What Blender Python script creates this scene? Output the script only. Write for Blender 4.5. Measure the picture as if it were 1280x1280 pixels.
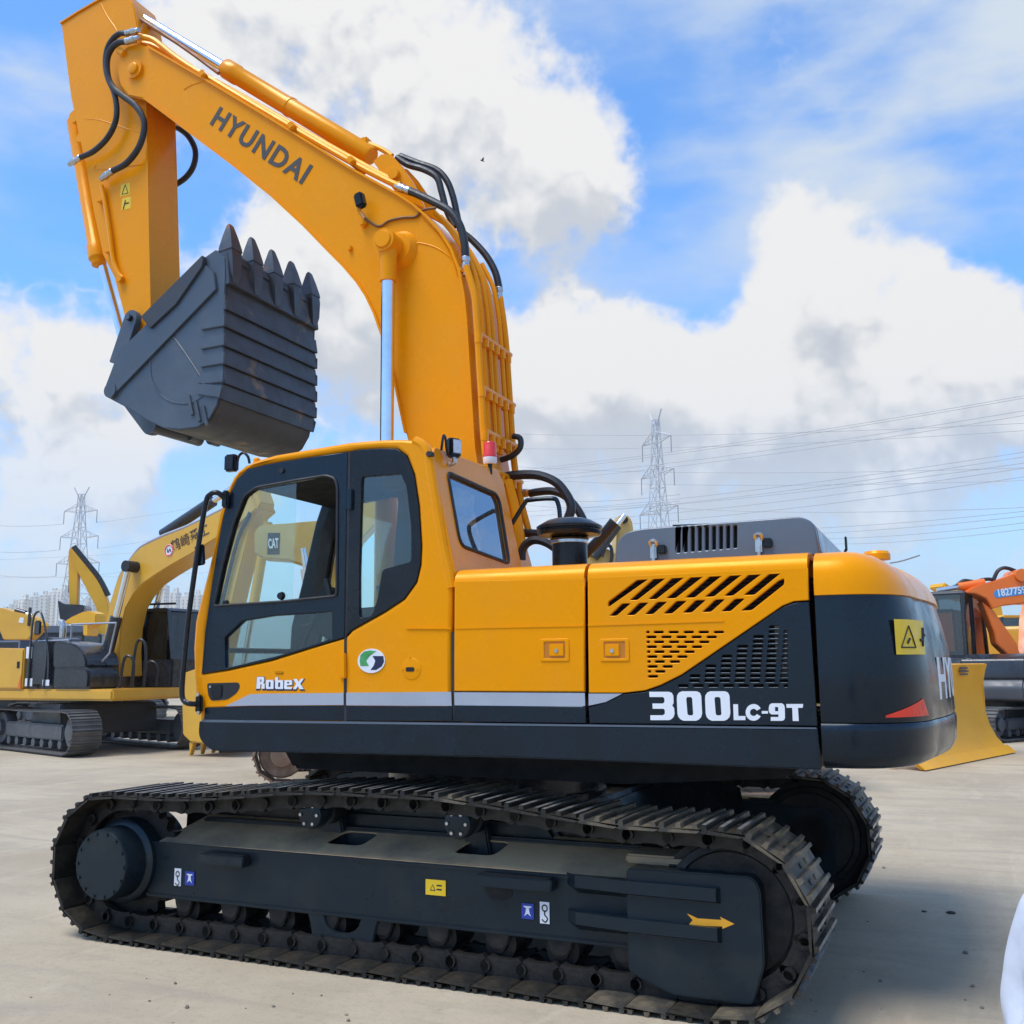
import bpy, bmesh, math, random
from mathutils import Vector, Matrix
from mathutils.noise import noise as pnoise
random.seed(7)
for _o in list(bpy.data.objects): bpy.data.objects.remove(_o)
SC = bpy.context.scene
COL = SC.collection
R = math.radians
# ------------------------------------------------------------------ camera
# world = the big excavator's own frame: x forward (towards its boom), y to its cab side, z up, origin under its swing ring
F_PX, PITCH, ROLL, YAW = 1280.0, R(8.62), R(0.51), R(23.0)
CAM = Vector((-2.935, 6.635, 1.65))
_a = Vector((math.sin(YAW), -math.cos(YAW), 0)); _r0 = Vector((-math.cos(YAW), -math.sin(YAW), 0)); _z = Vector((0, 0, 1))
_fw = _a*math.cos(PITCH) + _z*math.sin(PITCH); _u0 = -_a*math.sin(PITCH) + _z*math.cos(PITCH)
_rt = _r0*math.cos(ROLL) - _u0*math.sin(ROLL); _up = _r0*math.sin(ROLL) + _u0*math.cos(ROLL)
cd = bpy.data.cameras.new('camera'); cam = bpy.data.objects.new('camera', cd); COL.objects.link(cam)
cd.sensor_width = 36; cd.sensor_fit = 'HORIZONTAL'; cd.lens = 36*F_PX/1280; cd.clip_end = 6000; cd.clip_start = 0.05
cam.matrix_world = Matrix(((_rt.x, _up.x, -_fw.x, CAM.x), (_rt.y, _up.y, -_fw.y, CAM.y), (_rt.z, _up.z, -_fw.z, CAM.z), (0, 0, 0, 1)))
SC.camera = cam
def ray(px, py): return _fw + _rt*((px-640)/F_PX) + _up*((640-py)/F_PX)
def onp(px, py, n, c):
    d = ray(px, py); n = Vector(n); return CAM + d*((c - n.dot(CAM))/n.dot(d))
def SY(px, py, y): p = onp(px, py, (0, 1, 0), y); return (p.x, p.z)      # (x, z) on the plane y
def SX(px, py, x): p = onp(px, py, (1, 0, 0), x); return (p.y, p.z)
def SZ(px, py, z): p = onp(px, py, (0, 0, 1), z); return (p.x, p.y)
def atd(px, depth, z=0.0):
    """a point at this horizontal distance ahead of the camera, in the column px, at height z"""
    d = ray(px, 836); d.z = 0; d = d/d.dot(_a); p = CAM + d*depth; p.z = z; return p
# ------------------------------------------------------------------ sky, sun, exposure
SUN_AZ_DIR = (Vector((0.52, 0.75, 0)).normalized()); SUN_EL = R(66)
sun_dir = SUN_AZ_DIR*math.cos(SUN_EL) + _z*math.sin(SUN_EL)
W = bpy.data.worlds.new('World'); SC.world = W; W.use_nodes = True
nt = W.node_tree; nt.nodes.clear()
def N(t, **k):
    n = nt.nodes.new(t)
    for a, b in k.items(): setattr(n, a, b)
    return n
def M(op, a, b=None, clamp=False):
    n = N('ShaderNodeMath', operation=op); n.use_clamp = clamp
    if op == 'MULTIPLY_ADD': n.inputs[2].default_value = -.225
    for i, v in enumerate((a, b)):
        if v is None: continue
        if isinstance(v, (int, float)): n.inputs[i].default_value = v
        else: nt.links.new(v, n.inputs[i])
    return n.outputs[0]
def VM(op, a, b=None):
    n = N('ShaderNodeVectorMath', operation=op)
    for i, v in enumerate((a, b)):
        if v is None: continue
        if isinstance(v, (tuple, list, Vector)): n.inputs[i].default_value = tuple(v)
        else: nt.links.new(v, n.inputs[i])
    return n.outputs['Value'] if op in ('DOT_PRODUCT', 'LENGTH', 'DISTANCE') else n.outputs[0]
def SM(v, lo, hi, a=0.0, b=1.0):
    n = N('ShaderNodeMapRange', interpolation_type='SMOOTHERSTEP')
    nt.links.new(v, n.inputs[0])
    for i, q in zip((1, 2, 3, 4), (lo, hi, a, b)): n.inputs[i].default_value = q
    return n.outputs[0]
def MIX(f, a, b):
    n = N('ShaderNodeMix', data_type='RGBA')
    for i, v in ((0, f), (6, a), (7, b)):
        if isinstance(v, (int, float)): n.inputs[i].default_value = v
        elif isinstance(v, tuple): n.inputs[i].default_value = v if len(v) == 4 else v + (1,)
        else: nt.links.new(v, n.inputs[i])
    return n.outputs[2]
tc = N('ShaderNodeTexCoord'); DIR = VM('NORMALIZE', tc.outputs['Generated'])
sky = N('ShaderNodeTexSky', sky_type='NISHITA'); sky.sun_disc = False
sky.sun_elevation = SUN_EL; sky.sun_rotation = math.atan2(sun_dir.x, sun_dir.y); sky.air_density = 1.0; sky.dust_density = 0.6; sky.ozone_density = 2.2; sky.altitude = 10
# cumulus masses and blue gaps of the part of the sky in view: (px, py, radius px, amount)
BLOBS = [(420, 90, 330, .34), (600, 170, 240, .34), (735, 205, 130, .26), (240, 0, 200, .12), (60, 190, 150, -.40), (40, 330, 90, -.30), (265, 235, 85, -.36),
         (60, 510, 180, .42), (180, 580, 110, .26), (390, 350, 140, .32), (480, 440, 150, .30), (705, 440, 130, .44), (800, 450, 110, .36), (1005, 305, 100, .46), (1090, 400, 190, .50), (1230, 470, 150, .42),
         (940, 480, 150, .44), (1100, 90, 200, -.16), (1200, 150, 160, -.16), (800, 60, 150, -.44), (865, 320, 75, -.56), (880, 170, 120, -.40), (1280, 290, 100, -.40), (1170, 230, 70, -.34),
         (250, 610, 80, -.36), (640, 360, 50, -.24), (1010, 560, 230, .34), (1200, 580, 180, .20), (740, 560, 200, .34), (60, 640, 150, .20), (380, 560, 150, .2)]
def density(v, full=True):
    d2 = N('ShaderNodeTexNoise', noise_dimensions='3D'); nt.links.new(VM('MULTIPLY', v, (4.2, 4.2, 6.4)), d2.inputs['Vector'])
    d2.inputs['Scale'].default_value = 1.0; d2.inputs['Detail'].default_value = 8 if full else 5; d2.inputs['Roughness'].default_value = .56; d2.inputs['Distortion'].default_value = .2
    d3 = N('ShaderNodeTexNoise', noise_dimensions='3D'); nt.links.new(v, d3.inputs['Vector']); d3.inputs['Scale'].default_value = 15; d3.inputs['Detail'].default_value = 2.0
    d3.inputs['Detail'].default_value = 4.0 if full else 2.0; d3.inputs['Roughness'].default_value = .55; d3.inputs['Scale'].default_value = 17
    acc = M('ADD', M('MULTIPLY_ADD', d2.outputs['Fac'], 1.45), M('MULTIPLY', M('SUBTRACT', .10, M('ABSOLUTE', M('SUBTRACT', d3.outputs['Fac'], .5))), 1.15))
    for px, py, r, amp in BLOBS:
        if not full and abs(amp) < .25: continue
        c = ray(px, py).normalized(); rr = r/F_PX*1.25
        acc = M('ADD', acc, SM(VM('DISTANCE', v, tuple(c)), 0.0, rr, amp, 0.0))
    return acc
D1 = density(DIR)
D2 = density(VM('NORMALIZE', VM('ADD', DIR, tuple(sun_dir*0.030 + Vector((0, 0, .034))))), False)
sep = N('ShaderNodeSeparateXYZ'); nt.links.new(DIR, sep.inputs[0])
alpha = SM(D1, .54, .95)
lit = SM(M('SUBTRACT', D1, D2), -.36, .30)
thick = SM(D1, .75, 1.55)
shade = M('SUBTRACT', M('ADD', .36, M('MULTIPLY', lit, .86)), M('MULTIPLY', thick, .22), True)
ccol = MIX(shade, (.30, .335, .39), (.60, .595, .588))
skyv = VM('MULTIPLY', sky.outputs[0], (.074, .138, .192))
vn = N('ShaderNodeTexNoise'); nt.links.new(VM('MULTIPLY', DIR, (2.2, 2.2, 5.5)), vn.inputs['Vector']); vn.inputs['Scale'].default_value = 1.3; vn.inputs['Detail'].default_value = 6; vn.inputs['Roughness'].default_value = .55
veil = M('ADD', SM(vn.outputs['Fac'], .40, .70, .04, .56), M('MULTIPLY', M('ADD', SM(VM('DISTANCE', DIR, tuple(ray(1150, 90).normalized())), .05, .30, 1.0, 0.0), SM(VM('DISTANCE', DIR, tuple(ray(60, 20).normalized())), .02, .16, 1.0, 0.0)), SM(vn.outputs['Fac'], .36, .66, .0, .50)), True)                       # thin high cloud over the whole sky
hz = SM(sep.outputs[2], -.02, .40, 1.0, 0.0)                            # pale summer haze towards the horizon, all the way round
base = MIX(M('MULTIPLY', hz, .60), MIX(veil, skyv, (.44, .50, .57)), (.41, .49, .575))
final = MIX(M('MULTIPLY', alpha, M('SUBTRACT', 1.0, M('MULTIPLY', SM(sep.outputs[2], .0, .30, 1.0, 0.0), .50))), base, ccol)
bg = N('ShaderNodeBackground'); bg.inputs[1].default_value = .112
nt.links.new(VM('MULTIPLY', final, (10, 10, 10)), bg.inputs[0])
wo = N('ShaderNodeOutputWorld'); nt.links.new(bg.outputs[0], wo.inputs[0])
W.cycles.sampling_method = 'MANUAL'; W.cycles.sample_map_resolution = 512
sl = bpy.data.lights.new('sun', 'SUN'); sl.energy = 2.5; sl.angle = R(32); sl.color = (1.0, .95, .87)
so = bpy.data.objects.new('sun', sl); COL.objects.link(so); so.rotation_euler = sun_dir.to_track_quat('Z', 'Y').to_euler(); so.location = sun_dir*60
vs = SC.view_settings; vs.view_transform = 'Standard'; vs.look = 'None'; vs.exposure = 0.42; vs.gamma = 1.0; vs.use_curve_mapping = False
SC.cycles.max_bounces = 8; SC.cycles.transparent_max_bounces = 16; SC.cycles.use_denoising = True
# ------------------------------------------------------------------ materials
MATS = {}
def mat(name, col, rough=.5, metal=0.0, col2=None, scale=3.0, lo=.45, hi=.7, bump=0.0, bscale=40.0, coat=0.0, rvar=.12, detail=6.0, spec=.5, stretch=(1, 1, 1), var=.10, stint=None):
    m = bpy.data.materials.new(name); m.use_nodes = True; t = m.node_tree; b = t.nodes['Principled BSDF']; L = t.links.new
    tcn = t.nodes.new('ShaderNodeTexCoord'); mp = t.nodes.new('ShaderNodeMapping'); mp.inputs['Scale'].default_value = stretch
    L(tcn.outputs['Object'], mp.inputs[0])
    n1 = t.nodes.new('ShaderNodeTexNoise'); n1.inputs['Scale'].default_value = scale; n1.inputs['Detail'].default_value = detail; n1.inputs['Roughness'].default_value = .6
    L(mp.outputs[0], n1.inputs['Vector'])
    mr = t.nodes.new('ShaderNodeMapRange'); mr.inputs[1].default_value = lo; mr.inputs[2].default_value = hi; L(n1.outputs['Fac'], mr.inputs[0])
    mx = t.nodes.new('ShaderNodeMix'); mx.data_type = 'RGBA'
    c2 = col2 if col2 else tuple(c*(1-var) for c in col)
    mx.inputs[6].default_value = col + (1,); mx.inputs[7].default_value = c2 + (1,)
    L(mr.outputs[0], mx.inputs[0]); L(mx.outputs[2], b.inputs['Base Color'])
    n2 = t.nodes.new('ShaderNodeTexNoise'); n2.inputs['Scale'].default_value = scale*2.7; n2.inputs['Detail'].default_value = 5
    L(mp.outputs[0], n2.inputs['Vector'])
    rr = t.nodes.new('ShaderNodeMapRange'); rr.inputs[1].default_value = .3; rr.inputs[2].default_value = .7; rr.inputs[3].default_value = max(.02, rough-rvar); rr.inputs[4].default_value = min(1, rough+rvar)
    L(n2.outputs['Fac'], rr.inputs[0]); L(rr.outputs[0], b.inputs['Roughness'])
    b.inputs['Metallic'].default_value = metal; b.inputs['Specular IOR Level'].default_value = spec
    if stint: b.inputs['Specular Tint'].default_value = stint + (1,)
    if coat: b.inputs['Coat Weight'].default_value = coat; b.inputs['Coat Roughness'].default_value = .12
    if bump:
        n3 = t.nodes.new('ShaderNodeTexNoise'); n3.inputs['Scale'].default_value = bscale; n3.inputs['Detail'].default_value = 4; L(mp.outputs[0], n3.inputs['Vector'])
        bp = t.nodes.new('ShaderNodeBump'); bp.inputs['Strength'].default_value = bump; bp.inputs['Distance'].default_value = .02; L(n3.outputs['Fac'], bp.inputs['Height']); L(bp.outputs[0], b.inputs['Normal'])
    MATS[name] = m; return m
def emis(name, col, s):
    m = mat(name, col, .4); b = m.node_tree.nodes['Principled BSDF']; b.inputs['Emission Color'].default_value = col + (1,); b.inputs['Emission Strength'].default_value = s; return m
def glass(name, tint=(.72, .86, .84), refl=.14, rough=.02, haze=0.0, hcol=(.5, .55, .55)):
    m = bpy.data.materials.new(name); m.use_nodes = True; t = m.node_tree; t.nodes.clear(); L = t.links.new
    o = t.nodes.new('ShaderNodeOutputMaterial'); tr = t.nodes.new('ShaderNodeBsdfTransparent'); tr.inputs[0].default_value = tint + (1,)
    g = t.nodes.new('ShaderNodeBsdfGlossy'); g.inputs[0].default_value = (.9, .95, 1, 1); g.inputs['Roughness'].default_value = rough
    fr = t.nodes.new('ShaderNodeLayerWeight'); fr.inputs[0].default_value = .5
    pw = t.nodes.new('ShaderNodeMath'); pw.operation = 'POWER'; L(fr.outputs['Facing'], pw.inputs[0]); pw.inputs[1].default_value = 5
    ad = t.nodes.new('ShaderNodeMath'); ad.operation = 'MULTIPLY_ADD'; L(pw.outputs[0], ad.inputs[0]); ad.inputs[1].default_value = .85; ad.inputs[2].default_value = refl
    mx = t.nodes.new('ShaderNodeMixShader'); L(ad.outputs[0], mx.inputs[0]); L(tr.outputs[0], mx.inputs[1]); L(g.outputs[0], mx.inputs[2])
    last = mx.outputs[0]
    if haze:
        df = t.nodes.new('ShaderNodeBsdfDiffuse'); df.inputs[0].default_value = hcol + (1,)
        tcn = t.nodes.new('ShaderNodeTexCoord'); nz = t.nodes.new('ShaderNodeTexNoise'); nz.inputs['Scale'].default_value = 5; nz.inputs['Detail'].default_value = 6; L(tcn.outputs['Object'], nz.inputs['Vector'])
        q = t.nodes.new('ShaderNodeMapRange'); q.inputs[1].default_value = .35; q.inputs[2].default_value = .7; q.inputs[3].default_value = haze*.4; q.inputs[4].default_value = haze*1.6; L(nz.outputs['Fac'], q.inputs[0])
        m2 = t.nodes.new('ShaderNodeMixShader'); L(q.outputs[0], m2.inputs[0]); L(last, m2.inputs[1]); L(df.outputs[0], m2.inputs[2]); last = m2.outputs[0]
    L(last, o.inputs[0]); MATS[name] = m; return m
YEL = mat('yellow_paint', (.86, .300, .0005), .25, 0, (.80, .292, .012), 2.2, .40, .78, coat=.0, bump=.02, bscale=3.5, rvar=.08, spec=.55, stint=(1.0, .62, .14))
NAVY = mat('navy_grey_paint', (.0045, .0095, .0165), .22, 0, (.007, .0125, .021), 2.4, .35, .75, coat=.0, spec=.42, stint=(.78, .90, 1.0), bump=.012, bscale=8)
NAVYM = mat('track_frame_paint', (.007, .0135, .0195), .36, 0, (.026, .029, .028), 2.6, .54, .80, spec=.38, stint=(.8, .92, 1.0), bump=.03, bscale=25)
HOODM = mat('hood_grey_paint', (.090, .115, .150), .34, 0, (.11, .135, .17), 2, .4, .7, coat=.3)
SILV = mat('silver_stripe', (.40, .43, .49), .38, .2, None, 3)
BUCK = mat('bucket_paint', (.066, .082, .102), .40, .15, (.090, .106, .125), 2.6, .42, .70, bump=.10, bscale=14, coat=.12)
BUCKW = mat('bucket_back_paint', (.050, .060, .073), .46, .15, (.20, .14, .085), 3.0, .59, .67, bump=.12, bscale=16)
BLACK = mat('black_rubber', (.014, .014, .016), .55, 0, (.022, .022, .024), 6, .4, .7, bump=.05, bscale=60)
HOSE = mat('hose_rubber', (.012, .012, .015), .42, 0, (.020, .020, .023), 8, .4, .7)
BLKP = mat('black_paint', (.007, .009, .012), .26, 0, (.013, .016, .020), 3, .4, .7, spec=.32)
DARK = mat('dark_interior', (.012, .012, .013), .8, 0, None, 4)
CHROME = mat('chrome_rod', (.80, .80, .80), .20, 1.0, (.70, .71, .73), 4, rvar=.05)
STEEL = mat('plated_fitting', (.58, .58, .57), .30, 1.0, (.40, .39, .37), 12, .4, .7)
SHOE = mat('track_shoe_steel', (.015, .014, .012), .50, .25, (.105, .084, .055), 3.4, .44, .74, bump=.25, bscale=30, rvar=.15)
WORN = mat('worn_grouser', (.36, .345, .32), .36, .55, (.10, .092, .08), 5.0, .42, .66)
SHOED = mat('track_shoe_dusty', (.045, .040, .032), .60, .12, (.27, .21, .13), 3.0, .44, .68, bump=.25, bscale=30, rvar=.12)
LINK = mat('track_link_steel', (.009, .0085, .008), .55, .3, (.038, .032, .026), 6, .45, .75, bump=.2, bscale=40)
DUSTT = mat('dusty_frame_top', (.52, .36, .20), .85, 0, (.22, .165, .11), 2.6, .42, .72, bump=.15, bscale=35)
SEATM = mat('seat_fabric', (.40, .44, .43), .32, 0, (.66, .70, .68), 16, .45, .62, bump=.2, bscale=50)
WHITE = mat('white_print', (.78, .79, .82), .45, 0, None, 5)
REDM = mat('red_reflector', (.86, .045, .012), .35, 0, (.62, .02, .01), 9)
DECY = mat('yellow_sticker', (.86, .56, .02), .4, 0, None, 5)
DECB = mat('blue_sticker', (.02, .05, .34), .4, 0, None, 5)
INK = mat('black_print', (.018, .018, .02), .5, 0, None, 5)
ARROW = mat('arrow_orange', (.82, .37, .02), .45, 0, None, 5)
GRN = mat('emblem_green', (.03, .22, .05), .4, 0, (.10, .42, .14), 9, .4, .65)
EMNAV = mat('emblem_navy', (.012, .016, .06), .4, 0, (.04, .06, .18), 9, .5, .7)
LAMP = mat('beacon_red', (.72, .03, .025), .22, 0, None, 5, coat=.4)
LENS = mat('lamp_lens', (.62, .64, .66), .12, .3, (.45, .46, .48), 30)
GLS = glass('cab_glass', (.90, .975, .955), .06, haze=.004)
GLSR = glass('rear_glass', (.42, .50, .54), .34, haze=.05)
GLSD = glass('dark_glass', (.66, .73, .71), .06, haze=.004)
GRND = None
# ------------------------------------------------------------------ mesh helpers
def fin(name, bm, m, parent=None, ang=32, loc=None):
    me = bpy.data.meshes.new(name)
    bmesh.ops.recalc_face_normals(bm, faces=bm.faces[:])
    bm.to_mesh(me); bm.free()
    return fin_me(name, me, m, parent, ang, loc)
def fin_me(name, me, m, parent=None, ang=32, loc=None):
    for q in (m if isinstance(m, (list, tuple)) else [m]): me.materials.append(q)
    if ang is not None:
        me.polygons.foreach_set('use_smooth', [True]*len(me.polygons)); me.set_sharp_from_angle(angle=R(ang))
    o = bpy.data.objects.new(name, me); COL.objects.link(o)
    if parent: o.parent = parent
    if loc is not None: o.location = loc
    return o
def clone(o, parent, mtx, name=None):
    c = o.copy(); COL.objects.link(c); c.parent = parent; c.matrix_local = mtx
    for ch in o.children:
        d = ch.copy(); COL.objects.link(d); d.parent = c
    return c
def bev(bm, off, seg=2, ang=30):
    es = [e for e in bm.edges if len(e.link_faces) == 2 and e.calc_face_angle(0) > R(ang)]
    if es and off: bmesh.ops.bevel(bm, geom=es, offset=off, segments=seg, affect='EDGES', clamp_overlap=True)
    return bm
def prism(pts, y0, y1, b=0.0, seg=2, bm=None):
    """polygon in (x, z), extruded along y"""
    own = bm is None
    if own: bm = bmesh.new()
    A = [bm.verts.new((x, y0, z)) for x, z in pts]; B = [bm.verts.new((x, y1, z)) for x, z in pts]
    bm.faces.new(A); bm.faces.new(list(reversed(B)))
    n = len(pts)
    for i in range(n): bm.faces.new((A[i], B[i], B[(i+1) % n], A[(i+1) % n]))
    bmesh.ops.recalc_face_normals(bm, faces=bm.faces[:])
    if own and b: bev(bm, b, seg)
    return bm
def box(c, s, b=0.0, rot=None, bm=None, seg=2):
    own = bm is None
    if own: bm = bmesh.new()
    mtx = Matrix.Translation(c) @ (rot.to_4x4() if rot is not None else Matrix.Identity(4)) @ Matrix.Diagonal((s[0], s[1], s[2], 1))
    bmesh.ops.create_cube(bm, size=1, matrix=mtx)
    if own and b: bev(bm, b, seg)
    return bm
def frame_of(d, upv=Vector((0, 0, 1))):
    d = d.normalized()
    if abs(d.dot(upv)) > .98: upv = Vector((1, 0, 0))
    s = d.cross(upv).normalized(); u = s.cross(d); return s, u
def cyl(p, q, r, r2=None, n=20, bm=None, cap=True, b=0.0):
    own = bm is None
    if own: bm = bmesh.new()
    p = Vector(p); q = Vector(q); s, u = frame_of(q-p); r2 = r if r2 is None else r2
    A = [bm.verts.new(p + (s*math.cos(t)+u*math.sin(t))*r) for t in [2*math.pi*i/n for i in range(n)]]
    B = [bm.verts.new(q + (s*math.cos(t)+u*math.sin(t))*r2) for t in [2*math.pi*i/n for i in range(n)]]
    for i in range(n): bm.faces.new((A[i], A[(i+1) % n], B[(i+1) % n], B[i]))
    if cap: bm.faces.new(list(reversed(A))); bm.faces.new(B)
    if own and b: bev(bm, b, 2, 50)
    return bm
def lathe(prof, p, axis, n=28, bm=None):
    """prof: list of (distance along axis, radius)"""
    if bm is None: bm = bmesh.new()
    p = Vector(p); ax = Vector(axis).normalized(); s, u = frame_of(ax); rings = []
    for d, r in prof:
        c = p + ax*d
        rings.append([bm.verts.new(c + (s*math.cos(2*math.pi*i/n)+u*math.sin(2*math.pi*i/n))*max(r, 1e-4)) for i in range(n)])
    for a, b in zip(rings, rings[1:]):
        for i in range(n): bm.faces.new((a[i], a[(i+1) % n], b[(i+1) % n], b[i]))
    bm.faces.new(list(reversed(rings[0]))); bm.faces.new(rings[-1])
    return bm
def spline(pts, k=8):
    P = [Vector(p) for p in pts]; P = [P[0]*2-P[1]] + P + [P[-1]*2-P[-2]]; out = []
    for i in range(1, len(P)-2):
        a, b, c, d = P[i-1:i+3]
        for j in range(k):
            t = j/k; out.append(.5*((2*b)+(c-a)*t+(2*a-5*b+4*c-d)*t*t+(3*b-a-3*c+d)*t**3))
    out.append(P[-2]); return out
def tube(pts, r, n=10, smooth=8, bm=None, rf=None):
    if bm is None: bm = bmesh.new()
    P = spline(pts, smooth) if smooth else [Vector(p) for p in pts]
    d = (P[1]-P[0]); s, u = frame_of(d); rings = []
    for i, p in enumerate(P):
        dd = (P[min(i+1, len(P)-1)]-P[max(i-1, 0)]).normalized()
        s = (s - dd*s.dot(dd)).normalized(); u = dd.cross(s)
        rr = r if rf is None else rf(i/(len(P)-1))
        rings.append([bm.verts.new(p + (s*math.cos(2*math.pi*k/n)+u*math.sin(2*math.pi*k/n))*rr) for k in range(n)])
    for a, b in zip(rings, rings[1:]):
        for k in range(n): bm.faces.new((a[k], a[(k+1) % n], b[(k+1) % n], b[k]))
    bm.faces.new(list(reversed(rings[0]))); bm.faces.new(rings[-1])
    return bm
def fillet(pts, r, n=4):
    out = []; L = len(pts)
    for i in range(L):
        p = Vector(pts[i]).to_2d(); a = Vector(pts[i-1]).to_2d(); c = Vector(pts[(i+1) % L]).to_2d()
        rr = r[i] if isinstance(r, (list, tuple)) else r
        da = (a-p); dc = (c-p); k = min(rr, da.length*.48, dc.length*.48)
        if k < 1e-4: out.append((p.x, p.y)); continue
        A = p+da.normalized()*k; C = p+dc.normalized()*k
        for j in range(n+1):
            t = j/n; q = A*(1-t)**2 + p*2*t*(1-t) + C*t*t; out.append((q.x, q.y))
    return out
XZ = Matrix(((1, 0, 0, 0), (0, 0, -1, 0), (0, 1, 0, 0), (0, 0, 0, 1)))      # (u, v) -> (x, z), thickness along y
def plate(name, outer, holes, t, m, parent, base=XZ, off=(0, 0, 0), b=0.0, ang=None):
    """a flat sheet with openings: outline in (u, v), thickness t centred on its plane"""
    cu = bpy.data.curves.new(name, 'CURVE'); cu.dimensions = '2D'; cu.fill_mode = 'BOTH'; cu.extrude = max(t/2-b, 0); cu.bevel_depth = b; cu.bevel_resolution = 1; cu.offset = -b
    for ring in [outer]+list(holes):
        s = cu.splines.new('POLY'); s.points.add(len(ring)-1); s.use_cyclic_u = True
        for q, pt in zip(ring, s.points): pt.co = (q[0], q[1], 0, 1)
    ob = bpy.data.objects.new(name, cu); me = bpy.data.meshes.new_from_object(ob); bpy.data.objects.remove(ob); bpy.data.curves.remove(cu)
    me.transform(Matrix.Translation(off) @ base); me.materials.clear()
    bm = bmesh.new(); bm.from_mesh(me); bmesh.ops.remove_doubles(bm, verts=bm.verts[:], dist=1e-5); bmesh.ops.recalc_face_normals(bm, faces=bm.faces[:]); bm.to_mesh(me); bm.free()
    return fin_me(name, me, m, parent, ang)
SPACE = [1.0]
def text_me(s, bold=0.0, ext=.0015, shear=0.0, res=3):
    cu = bpy.data.curves.new('t', 'FONT'); cu.body = s; cu.size = 1; cu.offset = bold; cu.extrude = ext; cu.shear = shear; cu.resolution_u = res; cu.space_character = SPACE[0]
    ob = bpy.data.objects.new('t', cu); me = bpy.data.meshes.new_from_object(ob); bpy.data.objects.remove(ob); bpy.data.curves.remove(cu); me.materials.clear()
    return me
def text(name, s, p0, p1, height, nrm, m, parent, bold=.012, shear=0.0, warp=None, ext=.0015):
    """lettering whose baseline runs from p0 to p1 on the surface with normal nrm"""
    me = text_me(s, bold, 1.0, shear)
    xs = [v.co.x for v in me.vertices]; ys = [v.co.y for v in me.vertices]; x0, x1, y0, y1 = min(xs), max(xs), min(ys), max(ys)
    p0 = Vector(p0); p1 = Vector(p1); ex = p1-p0; n = Vector(nrm).normalized(); ez = n.cross(ex).normalized()*height
    for v in me.vertices:
        u = (v.co.x-x0)/(x1-x0); w = (v.co.y-y0)/(y1-y0); h = ext if v.co.z > 0 else -ext
        v.co = warp(u, w, h) if warp else p0 + ex*u + ez*w + n*h
    return fin_me(name, me, m, parent, 40)
def E(name, loc=(0, 0, 0), rz=0.0):
    o = bpy.data.objects.new(name, None); COL.objects.link(o); o.location = loc; o.rotation_euler = (0, 0, rz); o.empty_display_size = .2; return o
def tag(o, label=None, cat=None, group=None, kind=None):
    for k, v in (('label', label), ('category', cat), ('group', group), ('kind', kind)):
        if v: o[k] = v
    return o
def loft(rings, bm=None, caps=True, closed=True):
    if bm is None: bm = bmesh.new()
    V = [[bm.verts.new(p) for p in r] for r in rings]; n = len(V[0])
    for a, b in zip(V, V[1:]):
        for i in range(n if closed else n-1): bm.faces.new((a[i], a[(i+1) % n], b[(i+1) % n], b[i]))
    if caps: bm.faces.new(list(reversed(V[0]))); bm.faces.new(V[-1])
    return bm
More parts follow.
